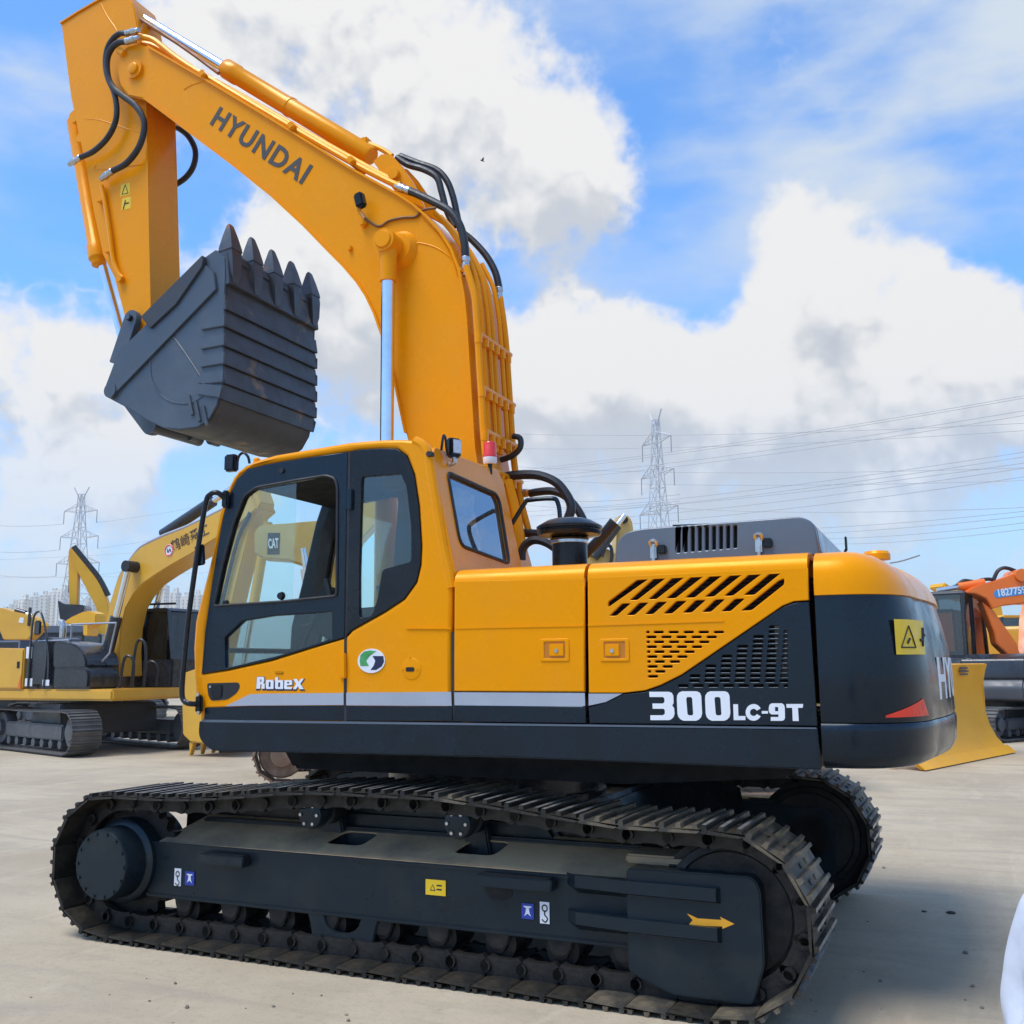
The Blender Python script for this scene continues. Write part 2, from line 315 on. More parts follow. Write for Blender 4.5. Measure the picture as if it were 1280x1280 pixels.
# ------------------------------------------------------------------ ground
def make_ground():
    m = bpy.data.materials.new('worn_concrete'); m.use_nodes = True; t = m.node_tree; b = t.nodes['Principled BSDF']; L = t.links.new
    g = t.nodes.new('ShaderNodeNewGeometry')
    def nz(sc, det, rough=.6, st=(1, 1, 1), dist=0):
        mp = t.nodes.new('ShaderNodeMapping'); mp.inputs['Scale'].default_value = st; L(g.outputs['Position'], mp.inputs[0])
        n = t.nodes.new('ShaderNodeTexNoise'); n.inputs['Scale'].default_value = sc; n.inputs['Detail'].default_value = det; n.inputs['Roughness'].default_value = rough; n.inputs['Distortion'].default_value = dist
        L(mp.outputs[0], n.inputs['Vector']); return n.outputs['Fac']
    def mr(v, a, c, lo=0., hi=1.):
        n = t.nodes.new('ShaderNodeMapRange'); L(v, n.inputs[0]); n.inputs[1].default_value = a; n.inputs[2].default_value = c; n.inputs[3].default_value = lo; n.inputs[4].default_value = hi; return n.outputs[0]
    def mix(f, a, c):
        n = t.nodes.new('ShaderNodeMix'); n.data_type = 'RGBA'; L(f, n.inputs[0])
        for i, v in ((6, a), (7, c)):
            if isinstance(v, tuple): n.inputs[i].default_value = v + (1,)
            else: L(v, n.inputs[i])
        return n.outputs[2]
    c = mix(mr(nz(.35, 6), .38, .64), (.49, .405, .285), (.375, .30, .205))
    c = mix(mr(nz(1.7, 8, .7, (1, 2.6, 1), .6), .50, .78, 0, .55), c, (.285, .24, .185))
    c = mix(mr(nz(.9, 7, .65, (3.2, .8, 1), 1.2), .54, .72, 0, .55), c, (.53, .445, .325))
    c = mix(mr(nz(.55, 5, .6, (.5, 3.5, 1), 1.5), .52, .68, 0, .55), c, (.33, .275, .21))
    c = mix(mr(nz(7, 6, .75), .55, .75, 0, .40), c, (.25, .215, .17))
    c = mix(mr(nz(26, 5, .75), .54, .74, 0, .50), c, (.21, .185, .155))
    c = mix(mr(nz(120, 3, .7), .60, .75, 0, .30), c, (.19, .17, .15))
    w = t.nodes.new('ShaderNodeTexVoronoi'); w.feature = 'DISTANCE_TO_EDGE'; w.inputs['Scale'].default_value = .33
    mp = t.nodes.new('ShaderNodeMapping'); L(g.outputs['Position'], mp.inputs[0])
    nd = t.nodes.new('ShaderNodeTexNoise'); nd.inputs['Scale'].default_value = 1.6; nd.inputs['Detail'].default_value = 5; L(g.outputs['Position'], nd.inputs['Vector'])
    va = t.nodes.new('ShaderNodeVectorMath'); va.operation = 'MULTIPLY_ADD'; L(nd.outputs['Color'], va.inputs[0]); va.inputs[1].default_value = (.9, .9, 0); L(mp.outputs[0], va.inputs[2]); L(va.outputs[0], w.inputs['Vector'])
    c = mix(mr(w.outputs['Distance'], 0.0, .004, .10, 0), c, (.15, .13, .11))
    L(c, b.inputs['Base Color']); b.inputs['Roughness'].default_value = .86; b.inputs['Specular IOR Level'].default_value = .3
    bp = t.nodes.new('ShaderNodeBump'); bp.inputs['Strength'].default_value = .35; bp.inputs['Distance'].default_value = .012; L(nz(45, 6, .7), bp.inputs['Height']); L(bp.outputs[0], b.inputs['Normal'])
    bm = bmesh.new(); n = 60; S = 2500
    bmesh.ops.create_grid(bm, x_segments=n, y_segments=n, size=S)
    o = fin('ground', bm, m, None, None); o.location = (0, 0, 0); tag(o, kind='structure')
    # loose grit and crumbs of dry clay lying near the machine
    bm = bmesh.new(); rnd = random.Random(3)
    for i in range(420):
        if i < 230: x, y = rnd.gauss(-3.4, 1.3), rnd.gauss(2.2, 1.6)
        else: x, y = rnd.uniform(-6, 5), rnd.uniform(1.9, 4.6)
        s = rnd.choice((.004, .005, .006, .007, .009, .013))
        mt = Matrix.Translation((x, y, s*.45)) @ Matrix.Rotation(rnd.uniform(0, 6), 4, 'Z') @ Matrix.Rotation(rnd.uniform(-.5, .5), 4, 'X') @ Matrix.Diagonal((s*rnd.uniform(.9, 2.0), s*rnd.uniform(.8, 1.4), s*rnd.uniform(.6, 1), 1))
        bmesh.ops.create_icosphere(bm, subdivisions=1, radius=1, matrix=mt)
    gm = mat('clay_grit', (.30, .25, .19), .9, 0, (.14, .12, .10), 1.5, .4, .6)
    o = fin('grit', bm, gm, None, None); tag(o, 'crumbs of dry clay and grit on the concrete beside the near track', 'grit', None, 'stuff')
    # two small dark clods on the concrete at the right
    for k, (px, py, s) in enumerate(((1155, 1140, .012), (1189, 1142, .020))):
        x, y = SZ(px, py, 0); bm = bmesh.new(); bmesh.ops.create_icosphere(bm, subdivisions=2, radius=1)
        for v in bm.verts: v.co = Vector((v.co.x*s*1.5, v.co.y*s, v.co.z*s*.5 + s*.3))*(1+.35*pnoise(v.co*1.7+Vector((k, 0, 0))))
        o = fin('clod', bm, mat('clod_dirt', (.06, .055, .045), .95, 0, None, 8), None, 60, (x, y, 0))
        tag(o, ('tiny dark clod, left one of two on the bare concrete', 'flat dark clod, right one of two on the bare concrete')[k], 'clod', 'clods on the concrete')
make_ground()
# ------------------------------------------------------------------ the big excavator
HERO = E('crawler_excavator'); tag(HERO, 'large yellow and dark grey excavator with raised boom in the foreground', 'excavator')
PHI = R(-1.5)                                             # the tracks stand slightly swung against the upper body
TM = Matrix.Rotation(PHI, 4, 'Z')
# ---- track path (t, z): closed loop, plate inner face
def track_path(h, rr, zc, top, hr=None):
    pts = []; hr = hr or h
    for i in range(41): pts.append(Vector((-hr + (h+hr)*i/40, zc-rr)))                   # bottom run
    for i in range(1, 24): a = -math.pi/2 + math.pi*i/24; pts.append(Vector((h+rr*math.cos(a), zc+rr*math.sin(a))))
    for p in top: pts.append(Vector(p))
    for i in range(1, 24): a = math.pi/2 + math.pi*i/24; pts.append(Vector((-hr+rr*math.cos(a), zc+rr*math.sin(a))))
    return pts
def walk(pts, n, phase=0.0):
    P = pts+[pts[0]]; L = [0]
    for a, b in zip(P, P[1:]): L.append(L[-1]+(b-a).length)
    out = []; tot = L[-1]
    for k in range(n):
        def at(s):
            s %= tot
            for i in range(len(L)-1):
                if L[i] <= s <= L[i+1]: return P[i].lerp(P[i+1], (s-L[i])/max(L[i+1]-L[i], 1e-9))
        s0 = (k+phase)/n*tot; a = at(s0); b = at(s0+tot/n); out.append((a, b))
    return out, tot
def shoe_mesh(pitch, w, gh=.021, nb=3, holes=True):
    bm = bmesh.new(); th = .016
    prof = [(-pitch*.50, .0), (-pitch*.44, .006), (pitch*.43, .006), (pitch*.52, -.006), (pitch*.55, -.014), (pitch*.55, -.004), (pitch*.50, -th), (pitch*.38, -th+.002), (-pitch*.40, -th+.002), (-pitch*.50, -th-.002)]
    A = [bm.verts.new((x, -w/2, z)) for x, z in prof]; B = [bm.verts.new((x, w/2, z)) for x, z in prof]
    bm.faces.new(A); bm.faces.new(list(reversed(B)))
    for i in range(len(prof)): bm.faces.new((A[i], B[i], B[(i+1) % len(prof)], A[(i+1) % len(prof)]))
    for k in range(nb):                                    # grouser bars, outward = -z here
        x = -pitch*.40 + pitch*.80*k/(nb-1)
        for sx in (1,):
            a, b, z0, z1 = .016, .010, -th+.006, -th-gh
            q = [(x-a, z0), (x+a, z0), (x+b, z1), (x-b, z1)]; e = w/2-.002
            A = [bm.verts.new((u, -e, v)) for u, v in q]; B = [bm.verts.new((u, e*1.0, v)) for u, v in q]
            bm.faces.new(A); bm.faces.new(list(reversed(B)))
            for i in range(4):
                fc = bm.faces.new((A[i], B[i], B[(i+1) % 4], A[(i+1) % 4]))
                if i == 2: fc.material_index = 2
    nf = len(bm.faces)
    if holes:
        for sx in (-.20, .20):
            for sy in (-.13, .06):
                box((sx*pitch, sy*w*1.2+.02, -th-.002), (.022, .045, .008), bm=bm)
                for f in bm.faces[nf:]: f.material_index = 1
                nf = len(bm.faces)
    return bm
def link_mesh(pitch, half=.10, hh=.115):
    bm = bmesh.new()
    for s in (-1, 1):
        q = [(-pitch*.62, .03), (-pitch*.56, .075), (-pitch*.40, hh*.92), (-pitch*.2, hh*.82), (pitch*.2, hh*.82), (pitch*.40, hh*.92), (pitch*.56, .075), (pitch*.60, .03), (pitch*.45, .006), (-pitch*.45, .006)]
        prism(q, s*half-.022, s*half+.022, bm=bm)
    for dx in (-pitch*.48, pitch*.48): cyl((dx, -half-.045, .055), (dx, half+.045, .055), .030, n=10, bm=bm)
    return bm
TOP = [(1.72, .865), (1.35, .872), (.95, .905), (.60, .945), (.30, .955), (0, .955), (-.38, .955), (-.75, .925), (-1.10, .890), (-1.42, .862), (-1.68, .864)]
PATH = track_path(1.98, .415, .455, TOP, 1.90)
PATH_W, GAUGE = .60, 1.30
pairs, tot = walk(PATH, 50, .3); PITCHS = tot/50
shoe0 = None
rs = random.Random(11)
def place_track(side):
    global shoe0
    for k, (a, b) in enumerate(pairs):
        mid = (a+b)/2; d = (b-a).normalized()
        # local x along the run, local z inwards
        ex = Vector((d.x, 0, d.y)); ez = Vector((-d.y, 0, d.x)); ey = ez.cross(ex)
        mt = TM @ Matrix(((ex.x, ey.x, ez.x, mid.x), (ex.y, ey.y, ez.y, side*GAUGE), (ex.z, ey.z, ez.z, mid.y), (0, 0, 0, 1)))
        if shoe0 is None:
            shoe0 = fin('track_shoe', shoe_mesh(PITCHS, PATH_W), [SHOE, DARK, WORN], HERO, 25); shoe0.matrix_local = mt
            lk = fin('chain_link', link_mesh(PITCHS), LINK, shoe0, 30)
            o = shoe0
        else: o = clone(shoe0, HERO, mt)
        if mid.x < -.4 and k:                              # the idler end is caked with pale clay
            if shoe0d.get('m') is None:
                me = shoe0.data.copy(); me.materials.clear(); me.materials.append(SHOED); me.materials.append(DARK); me.materials.append(WORN); shoe0d['m'] = me
            if rs.random() < (.75 if mid.x < -1.2 else .35): o.data = shoe0d['m']
shoe0d = {}
place_track(1); place_track(-1)
# ---- track frames
def place(o, m=TM): o.matrix_local = m; return o
def track_frame(s):
    near = s > 0
    w1 = s*1.40; w0 = s*1.12
    y0, y1 = min(w0, w1), max(w0, w1)
    pr = [(1.78, .255), (1.80, .30), (1.80, .54), (1.77, .575), (-1.44, .575), (-1.46, .54), (-1.46, .27), (-1.42, .25)]
    fr = place(fin('track_frame', prism(pr, y0, y1, .012), NAVYM, HERO))
    wi = s*1.02
    # dusty sloping top plate, with two openings under the carrier rollers
    a, b = (1.72, -1.40); q0 = Vector((0, s*1.385, .579)); q1 = Vector((0, s*1.03, .705)); vv = (q1-q0); nrm = vv.normalized()
    base = Matrix(((1, 0, 0, 0), (0, nrm.y, -nrm.z*s, 0), (0, nrm.z, nrm.y*s, 0), (0, 0, 0, 1)))
    Lh = vv.length
    holes = [fillet([(cx-.13, .12), (cx+.13, .12), (cx+.07, .28), (cx-.17, .28)], .05) for cx in (.42, -.44)]
    tp = plate('top_plate', [(b, 0), (a, 0), (a-.10, Lh), (b+.05, Lh)], holes, .010, DUSTT, fr, base, tuple(q0))
    fin('gap_shade_sheet', prism([(1.86, .30), (1.84, .78), (1.5, .825), (1.1, .835), (-1.2, .835), (-1.45, .78), (-1.5, .30)], *sorted((s*.985, s*1.0))), BLKP, fr)  # dark sheet added to stand for the shade behind the top run
    fin('inner_beam', prism([(1.6, .25), (1.6, .70), (-1.5, .70), (-1.5, .25)], min(s*1.02, s*1.12), max(s*1.02, s*1.12), .01), NAVYM, fr)
    # weld-on lips along the top and bottom edge
    for z, nm in ((.572, 'edge_lip'), (.262, 'edge_lip')):
        fin(nm, prism([(1.79, z-.012), (1.79, z+.012), (-1.44, z+.012), (-1.44, z-.012)], s*1.398-.002 if near else s*1.398-.012, s*1.398+.012 if near else s*1.398+.002, .006), NAVYM, fr)
    # idler yoke cover with its two bumper ribs
    yk = fillet([(-1.40, .16), (-1.40, .655), (-2.03, .655), (-2.065, .60), (-2.07, .26), (-2.01, .075), (-1.62, .075)], .03, 3)
    fin('idler_cover', prism(yk, *sorted((s*1.10, s*1.475)), .014), NAVYM, fr)
    for z0 in (.565, .385):
        rib = [(-1.05, 0), (-1.12, .065), (-1.40, .105), (-1.86, .118), (-1.90, .0)]
        bm = bmesh.new()
        A = [bm.verts.new((x, s*1.39, z0+.022)) for x, d in rib]; B = [bm.verts.new((x, s*(1.395+d), z0+.030)) for x, d in rib]
        C = [bm.verts.new((x, s*(1.395+d), z0-.030)) for x, d in rib]; D = [bm.verts.new((x, s*1.39, z0-.075)) for x, d in rib]
        for i in range(len(rib)-1):
            for P, Q in ((A, B), (B, C), (C, D), (D, A)): bm.faces.new((P[i], P[i+1], Q[i+1], Q[i]))
        bm.faces.new((A[0], B[0], C[0], D[0])); bm.faces.new((D[-1], C[-1], B[-1], A[-1]))
        fin('bumper_rib', bev(bm, .006), NAVYM, fr)
    # idler wheel
    fin('idler_wheel', lathe([(0, .05), (0, .14), (.02, .15), (.022, .29), (.01, .30), (.02, .335), (.05, .34), (.052, .375), (.10, .375), (.102, .335), (.20, .335), (.202, .375), (.25, .375), (.252, .34), (.28, .335), (.29, .30), (.278, .29), (.28, .15), (.30, .14), (.30, .05)], (-1.90, s*1.25-.15, .455), (0, 1, 0), 40), LINK, fr)
    # sprocket: toothed disc, and the stepped final drive with its bolted cover
    bm = bmesh.new(); nt_ = 22; rg = []
    for i in range(nt_*4):
        a = 2*math.pi*i/(nt_*4); r = (.335, .375, .375, .335)[i % 4]; rg.append((1.98+r*math.cos(a), .455+r*math.sin(a)))
    fin('sprocket', prism(rg, s*1.30-.035, s*1.30+.035), LINK, fr)
    fin('final_drive', lathe([(0, .30), (.13, .30), (.15, .285), (.155, .262), (.27, .258), (.285, .24), (.29, .222), (.425, .215), (.445, .205), (.447, .02)], (1.98, s*1.16, .455), (0, s, 0), 44), NAVYM, fr, 35)
    bc = None
    for i in range(14):
        a = 2*math.pi*i/14
        fin('cover_bolt', cyl((1.98+.19*math.cos(a), s*1.603, .455+.19*math.sin(a)), (1.98+.19*math.cos(a), s*1.614, .455+.19*math.sin(a)), .011, n=6), NAVYM, fr, None)
    # carrier rollers on their brackets
    for cx in (.58, -.40):
        fin('carrier_roller', lathe([(0, .05), (0, .072), (.02, .078), (.10, .078), (.105, .06), (.17, .06), (.175, .085), (.235, .085), (.25, .078), (.258, .060), (.258, .012)], (cx, s*1.13, .80), (0, s, 0), 24), NAVYM, fr)
        for i in range(6 if near else 0):
            a = i*math.pi/3; c = Vector((cx+.058*math.cos(a), s*1.387, .80+.058*math.sin(a)))
            fin('roller_bolt', cyl(c, c+Vector((0, s*.010, 0)), .010, n=6), STEEL, fr, None)
        fin('roller_bracket', prism([(cx-.09, .60), (cx+.09, .60), (cx+.05, .83), (cx-.05, .83)], *sorted((s*1.08, s*1.15)), .01), NAVYM, fr)
    # track rollers and guards under the beam
    for i in range(9):
        cx = 1.50-2.86*i/8
        fin('track_roller', lathe([(0, .04), (0, .07), (.045, .07), (.05, .092), (.075, .092), (.08, .07), (.25, .07), (.255, .092), (.28, .092), (.285, .05), (.31, .046), (.315, .02)], (cx, s*1.225-.1575, .195), (0, 1, 0), 22), LINK, fr)
        if near:
            fin('roller_collar', prism(fillet([(cx-.075, .262), (cx-.060, .200), (cx-.035, .172), (cx+.035, .172), (cx+.060, .200), (cx+.075, .262)], .02, 2), 1.365, 1.392, .006), LINK, fr)
    if near:
        g = fillet([(.57, .262), (.55, .215), (.53, .125), (.49, .092), (.17, .092), (.12, .125), (.10, .215), (.08, .262), (.20, .262), (.22, .20), (.28, .165), (.37, .165), (.43, .20), (.45, .262)], .02, 2)
        fin('track_guard', prism(g, 1.375, 1.405, .006), NAVYM, fr)
        # step brackets, slot, stickers
        for c0, c1, zz in ((.98, 1.33, .545), (-1.00, -.56, .560)):
            bm = prism([(c0, zz), (c1, zz), (c1-.02, zz-.06), (c0+.01, zz-.06)], 1.402, 1.475, .006); fin('step_bracket', bm, NAVYM, fr)
            fin('step_tread', box(((c0+c1)/2, 1.437, zz+.003), (c1-c0-.05, .04, .004)), DARK, fr, None)
        fin('drain_slot', prism(fillet([(-.74, .485), (-.58, .485), (-.58, .445), (-.62, .425), (-.70, .425), (-.74, .445)], .012, 2), 1.398, 1.4045), DARK, fr, None)
        y = 1.4065
        def sticker(nm, x0, x1, z0, z1, m): return fin(nm, prism([(x0, z0), (x1, z0), (x1, z1), (x0, z1)], 1.402, y), m, fr, None)
        def tpx(px, py, w=1.406):
            n = Vector((-math.sin(PHI), math.cos(PHI), 0)); p = onp(px, py, n, w); q = TM.inverted() @ p; return q.x, q.z
        def stk(nm, px0, py0, px1, py1, m):
            (x0, z0), (x1, z1) = tpx(px0, py0), tpx(px1, py1); return sticker(nm, x0, x1, z0, z1, m), (x0, z0, x1, z1)
        stk('hook_sticker', 217.5, 1107, 226.5, 1086, WHITE); stk('lifting_sticker', 231, 1106, 243, 1090, DECB)
        stk('lifting_sticker', 652, 1148, 667, 1130, DECB); stk('hook_sticker', 675, 1154, 686.5, 1128, WHITE)
        stk('warning_sticker', 532, 1118, 557, 1101, DECY)
        for px, py in ((222, 1097), (681, 1141)):          # hook drawings
            x, z = tpx(px, py); sc_ = .042 if px > 400 else .040
            loop = [(x+sc_*.35*math.cos(a), y+.001, z+sc_*.55+sc_*.38*math.sin(a)) for a in [i*math.pi/5 for i in range(10)]]
            fin('hook_mark', tube(loop+[loop[0]], .0035, 4, 0), INK, fr, None)
            hk = [(x, y+.001, z+.012), (x, y+.001, z-.010), (x-.016, y+.001, z-.028), (x-.002, y+.001, z-.046), (x+.016, y+.001, z-.034)]
            fin('hook_mark', tube(hk, .0035, 4, 3), INK, fr, None)
        for px, py in ((237, 1098), (659.5, 1139)):
            x, z = tpx(px, py)
            fin('lifting_mark', prism([(x-.022, z+.026), (x+.022, z+.026), (x+.022, z+.020), (x+.008, z+.016), (x+.012, z-.01), (x+.020, z-.026), (x, z-.012), (x-.020, z-.026), (x-.012, z-.01), (x-.008, z+.016), (x-.022, z+.020)], y-.0005, y+.001), WHITE, fr, None)
        x, z = tpx(541, 1109.5); fin('warning_mark', prism([(x-.018, z-.016), (x+.018, z-.016), (x, z+.018)], y-.0005, y+.001), INK, fr, None); fin('warning_mark', prism([(x-.011, z-.011), (x+.011, z-.011), (x, z+.011)], y, y+.0016), DECY, fr, None)
        for k in range(2): x, z = tpx(549, 1107+5*k); fin('warning_mark', prism([(x-.016, z-.004), (x+.016, z-.004), (x+.016, z+.004), (x-.016, z+.004)], y-.0005, y+.001), INK, fr, None)
        # travel arrow on the idler cover
        pts = [tpx(a, b, 1.4765) for a, b in ((859, 1142), (872, 1148), (902, 1150), (900, 1146), (918, 1155), (903, 1161), (903, 1158), (872, 1157), (860, 1157), (866, 1150))]
        fin('travel_arrow', prism(pts, 1.472, 1.4785), ARROW, fr, None)
    # grease-cylinder ledge behind the cover
    fin('yoke_ledge', prism([(-1.36, .655), (-1.36, .70), (-1.72, .70), (-1.72, .655)], *sorted((s*1.12, s*1.36)), .01), DUSTT if near else NAVYM, fr)
    return fr
track_frame(1); track_frame(-1)
# ---- car body, swing ring
cb = place(fin('car_body', prism([(1.05, .46), (.80, .80), (-.80, .80), (-1.05, .46), (-.85, .42), (.85, .42)], -1.06, 1.06, .03), NAVYM, HERO))
fin('swing_ring', lathe([(0, .70), (.0, .74), (.05, .74), (.055, .69), (.13, .69), (.135, .76), (.24, .76), (.25, .6)], (0, 0, .79), (0, 0, 1), 48), BLKP, HERO)
fin('motor_case', box((1.60, .86, .47), (.30, .30, .26), .05), BLKP, cb); fin('motor_case', box((1.60, -.86, .47), (.30, .30, .26), .05), BLKP, cb)
# ------------------------------------------------------------------ upper body
YS = 1.49
def px(lst, y=YS): return [SY(a, b, y) for a, b in lst]
def zpx(lst, ox, oy, s, y=YS): return [SY(ox+a/s, oy+b/s, y) for a, b in lst]
def side(name, outer, m, parent, holes=(), y=YS, t=.03, b=.004): return plate(name, outer, holes, t, m, parent, XZ, (0, y-t/2, 0), b)
deck = fin('deck', prism([(1.30, 1.14), (1.30, 1.34), (-2.32, 1.34), (-2.32, 1.17), (-1.5, 1.16), (.9, 1.16)], -1.42, 1.40, .02), BLKP, HERO)
fin('belly_filler', prism([(1.0, 1.02), (1.1, 1.165), (-2.2, 1.165), (-2.1, 1.06), (-1.2, 1.0)], -1.0, 1.0, .02), DARK, deck)  # dark slab added so the gap below the skirt reads black
sk = fillet([SY(248.5, 901.5, 1.505), SY(247, 922, 1.505), SY(262, 938.5, 1.505), SY(640, 947, 1.505), SY(1027, 962.5, 1.505), SY(1021.5, 911, 1.505)], [.012, .05, .14, 0, .01, .01], 6)
skirt = fin('side_skirt', prism(sk, 1.28, 1.505, .016, 3), NAVY, deck)
fin('side_skirt', prism([(x, z) for x, z in sk], -1.505, -1.28, .016, 3), NAVY, deck)
fin('skirt_lip', prism(px([(252, 899.5), (1021, 909.5), (1021, 912.5), (252, 903.5)], 1.5), 1.36, 1.502, .004), HOODM, deck)
# ---- cab
CABO = px([(252, 901), (251.5, 895), (246, 868), (244, 845), (243, 810), (245.5, 777), (252, 750), (261, 715), (271, 672), (281, 629), (289, 605), (299, 589), (318, 577), (345, 569), (398, 560), (440, 553), (480, 550), (504, 549.5), (520, 551), (530, 557), (536, 570), (541, 600), (549, 650), (556, 690), (562, 716), (565.5, 735), (564.5, 800), (565.5, 902)], 1.475)
BLK = [(251.5, 842.5), (256, 790), (264.5, 730), (272, 682), (279, 645), (286, 620), (296, 599), (309, 586.5), (330, 581), (354, 576.5), (400, 569.5), (434, 564.5), (449, 562), (475, 560.5), (496, 561), (508, 570), (517, 593), (523, 632), (526, 682), (525, 706), (520, 727), (505, 748), (481, 764), (440, 787), (431, 797), (390, 809), (339, 825), (285, 837)]
cab = side('cab', CABO, YEL, HERO, [px(BLK)], YS, .075, .022)
xs_gap = lambda y: 436.5 - (y-565)*5.5/235
dfront = [p for p in BLK if p[0] < 433]; 
door_out = [(251.5, 842.5), (256, 790), (264.5, 730), (272, 682), (279, 645), (286, 620), (296, 599), (309, 586.5), (330, 581), (354, 576.5), (400, 569.5), (434, 564.8), (430.5, 796.8), (390, 809), (339, 825), (285, 837)]
win_up = fillet(px([(268, 757.5), (279, 706), (293, 653), (306, 620), (321, 609.5), (368, 601), (408, 594.5), (419, 598), (422.5, 609), (421.5, 745), (351, 752)]), .02, 2)
win_lo = px([(281, 797), (303, 776), (340, 770), (398, 766), (415, 764.5), (415, 798), (348, 819.5), (281, 835)])
door = side('cab_door', px(door_out, 1.493), NAVY, HERO, [win_up, win_lo], 1.493, .05, .006)
sel = lambda L, i: [L[k] for k in i]
fin('window_gasket', tube([(x, 1.496, z) for x, z in win_up+[win_up[0]]], .0085, 6, 0), BLACK, door)
fin('window_pane', prism([(a, b) for a, b in win_lo], 1.470, 1.473), GLSD, door, None)
lowt = px([(262, 762), (421.5, 747), (421.5, 763), (400, 764), (340, 769), (300, 775), (276, 796), (262, 800)], 1.46)
fin('door_inner_trim', prism(lowt, 1.452, 1.468), BLKP, door)
# the door glass: front sliding pane drawn back from the rear half
pane_f = px([(269, 757), (280, 706), (294, 653), (307, 621), (322, 611), (371, 602), (366, 751)], 1.475)
fin('window_pane', prism(pane_f, 1.474, 1.478), GLS, door, None)
fin('pane_knob', cyl((SY(352, 745, 1.48)[0], 1.478, SY(352, 745, 1.48)[1]), (SY(352, 745, 1.48)[0], 1.50, SY(352, 745, 1.48)[1]), .026, .020, 14), BLKP, door)
fin('pane_knob', cyl((SY(283, 754, 1.48)[0], 1.478, SY(283, 754, 1.48)[1]), (SY(283, 754, 1.48)[0], 1.50, SY(283, 754, 1.48)[1]), .020, .016, 14), BLKP, door)
quarter_o = px([(438.5, 564), (449, 562), (475, 560.5), (496, 561), (508, 570), (517, 593), (523, 632), (526, 682), (525, 706), (520, 727), (505, 748), (481, 764), (440, 787), (433, 794)], 1.492)
quarter_h = fillet(px([(452, 596), (501, 592), (508, 608), (514, 659), (514, 702), (478, 712), (472, 748), (465, 770), (449, 773), (449, 718)]), .02, 2)
qp = side('quarter_panel', quarter_o, BLKP, HERO, [quarter_h], 1.492, .03, .003)
fin('window_pane', prism(quarter_h, 1.472, 1.475), GLS, qp, None)
fin('door_hinge', prism(px([(433, 611), (440, 611), (439.5, 637), (432.5, 637)], 1.51), 1.488, 1.512, .005), NAVY, door)
fin('door_hinge', prism(px([(423.5, 817), (431, 816), (431.5, 848), (424, 848)], 1.51), 1.488, 1.513, .005), YEL, door)
fin('door_seal', prism(px([(434.6, 564.6), (438, 564.2), (433.2, 795), (430.8, 796.5)], 1.49), 1.462, 1.487), BLACK, door, None)
fin('door_seal', prism(px([(429.6, 797.8), (433.3, 796.3), (433.3, 902.5), (429, 902.5)], 1.492), 1.47, 1.4925), BLACK, door, None)
fin('door_seal', prism(px([(564.3, 790), (567.6, 790), (568, 902), (565.3, 902)], 1.49), 1.44, 1.486), BLACK, door, None)
# door lower half in yellow, its pocket handle, sill and stripe
dl = px([(253.5, 845.5), (285, 839.5), (339, 827.5), (390, 811.5), (430, 799.2), (429.8, 865), (429.8, 881), (312, 881.8), (281, 883), (256.5, 884), (254, 866)], 1.494)
dlow = side('door_panel', dl, YEL, door, [], 1.494, .02, .004)
def stripe(name, pts, m, parent, y0, t=.002): return fin(name, prism(px(pts, y0), y0-.004, y0+t), m, parent, None)
stripe('stripe', [(281.5, 882.8), (300, 874), (312, 868), (330, 867), (429.6, 866.2), (429.6, 881.2), (312, 881.9)], SILV, door, 1.4945)
side('door_sill', px([(256, 884.6), (281, 883.6), (312, 882.4), (429.8, 881.8), (429.6, 900.5), (254.5, 900)], 1.494), NAVY, door, [], 1.494, .02, .003)
pk = fillet(px([(258.5, 854), (298, 853), (300, 858), (296, 866), (284, 874.5), (264, 876), (260.5, 870)], 1.496), .02, 3)
hp = fin('handle_pocket', prism(pk, 1.470, 1.4965), BLACK, door); 
fin('door_handle', prism(fillet(px([(262, 857), (278, 855.5), (277, 872), (265, 873.5)], 1.50), .01, 2), 1.495, 1.503, .003), BLKP, door)
fin('key_lock', cyl((SY(262.5, 858.5, 1.505)[0], 1.495, SY(262.5, 858.5, 1.505)[1]), (SY(262.5, 858.5, 1.505)[0], 1.506, SY(262.5, 858.5, 1.505)[1]), .008, n=10), STEEL, door)
# body side below the quarter glass
bs_o = px([(433.2, 797.5), (441, 790), (481, 767), (505, 751.5), (522, 731), (530, 745), (564, 760), (563.6, 864.5), (433, 865)], 1.4935)
stripe('stripe', [(433, 865.8), (564, 864.8), (564.6, 882.3), (433, 881.6)], SILV, cab, 1.4925)
side('cab_sill', px([(433, 882.2), (564.8, 882.8), (565.3, 901.6), (433, 901)], 1.494), NAVY, cab, [], 1.494, .02, .003)
stripe('panel_crease', [(508, 784.2), (564, 784.4), (564, 786.4), (508, 786.0)], YEL, cab, 1.494, .003)
e0 = Vector((*SY(464, 826, 1.495), 0)); ec = (e0.x, e0.y)
def oval(rx, rz, n=32, c=None): return [((c or ec)[0]+rx*math.cos(2*math.pi*i/n), (c or ec)[1]+rz*math.sin(2*math.pi*i/n)) for i in range(n)]
emb = fin('emblem', prism(oval(.090, .069), 1.488, 1.4955), WHITE, HERO, None)
E_ = lambda L, m, nm: fin(nm, prism(px(L, 1.497), 1.4948, 1.4966), m, emb, None)
E_([(449.5, 826), (450.5, 819), (455, 814.5), (462, 813), (470, 814), (462, 820), (457.5, 826), (461, 832.5), (450.5, 832.5)], GRN, 'emblem_mark')
E_([(465.5, 820), (479, 820), (480, 827), (477, 833), (470, 837.5), (463, 837.5), (467, 832), (469, 826)], EMNAV, 'emblem_mark')
lk = SY(514, 836, 1.495)
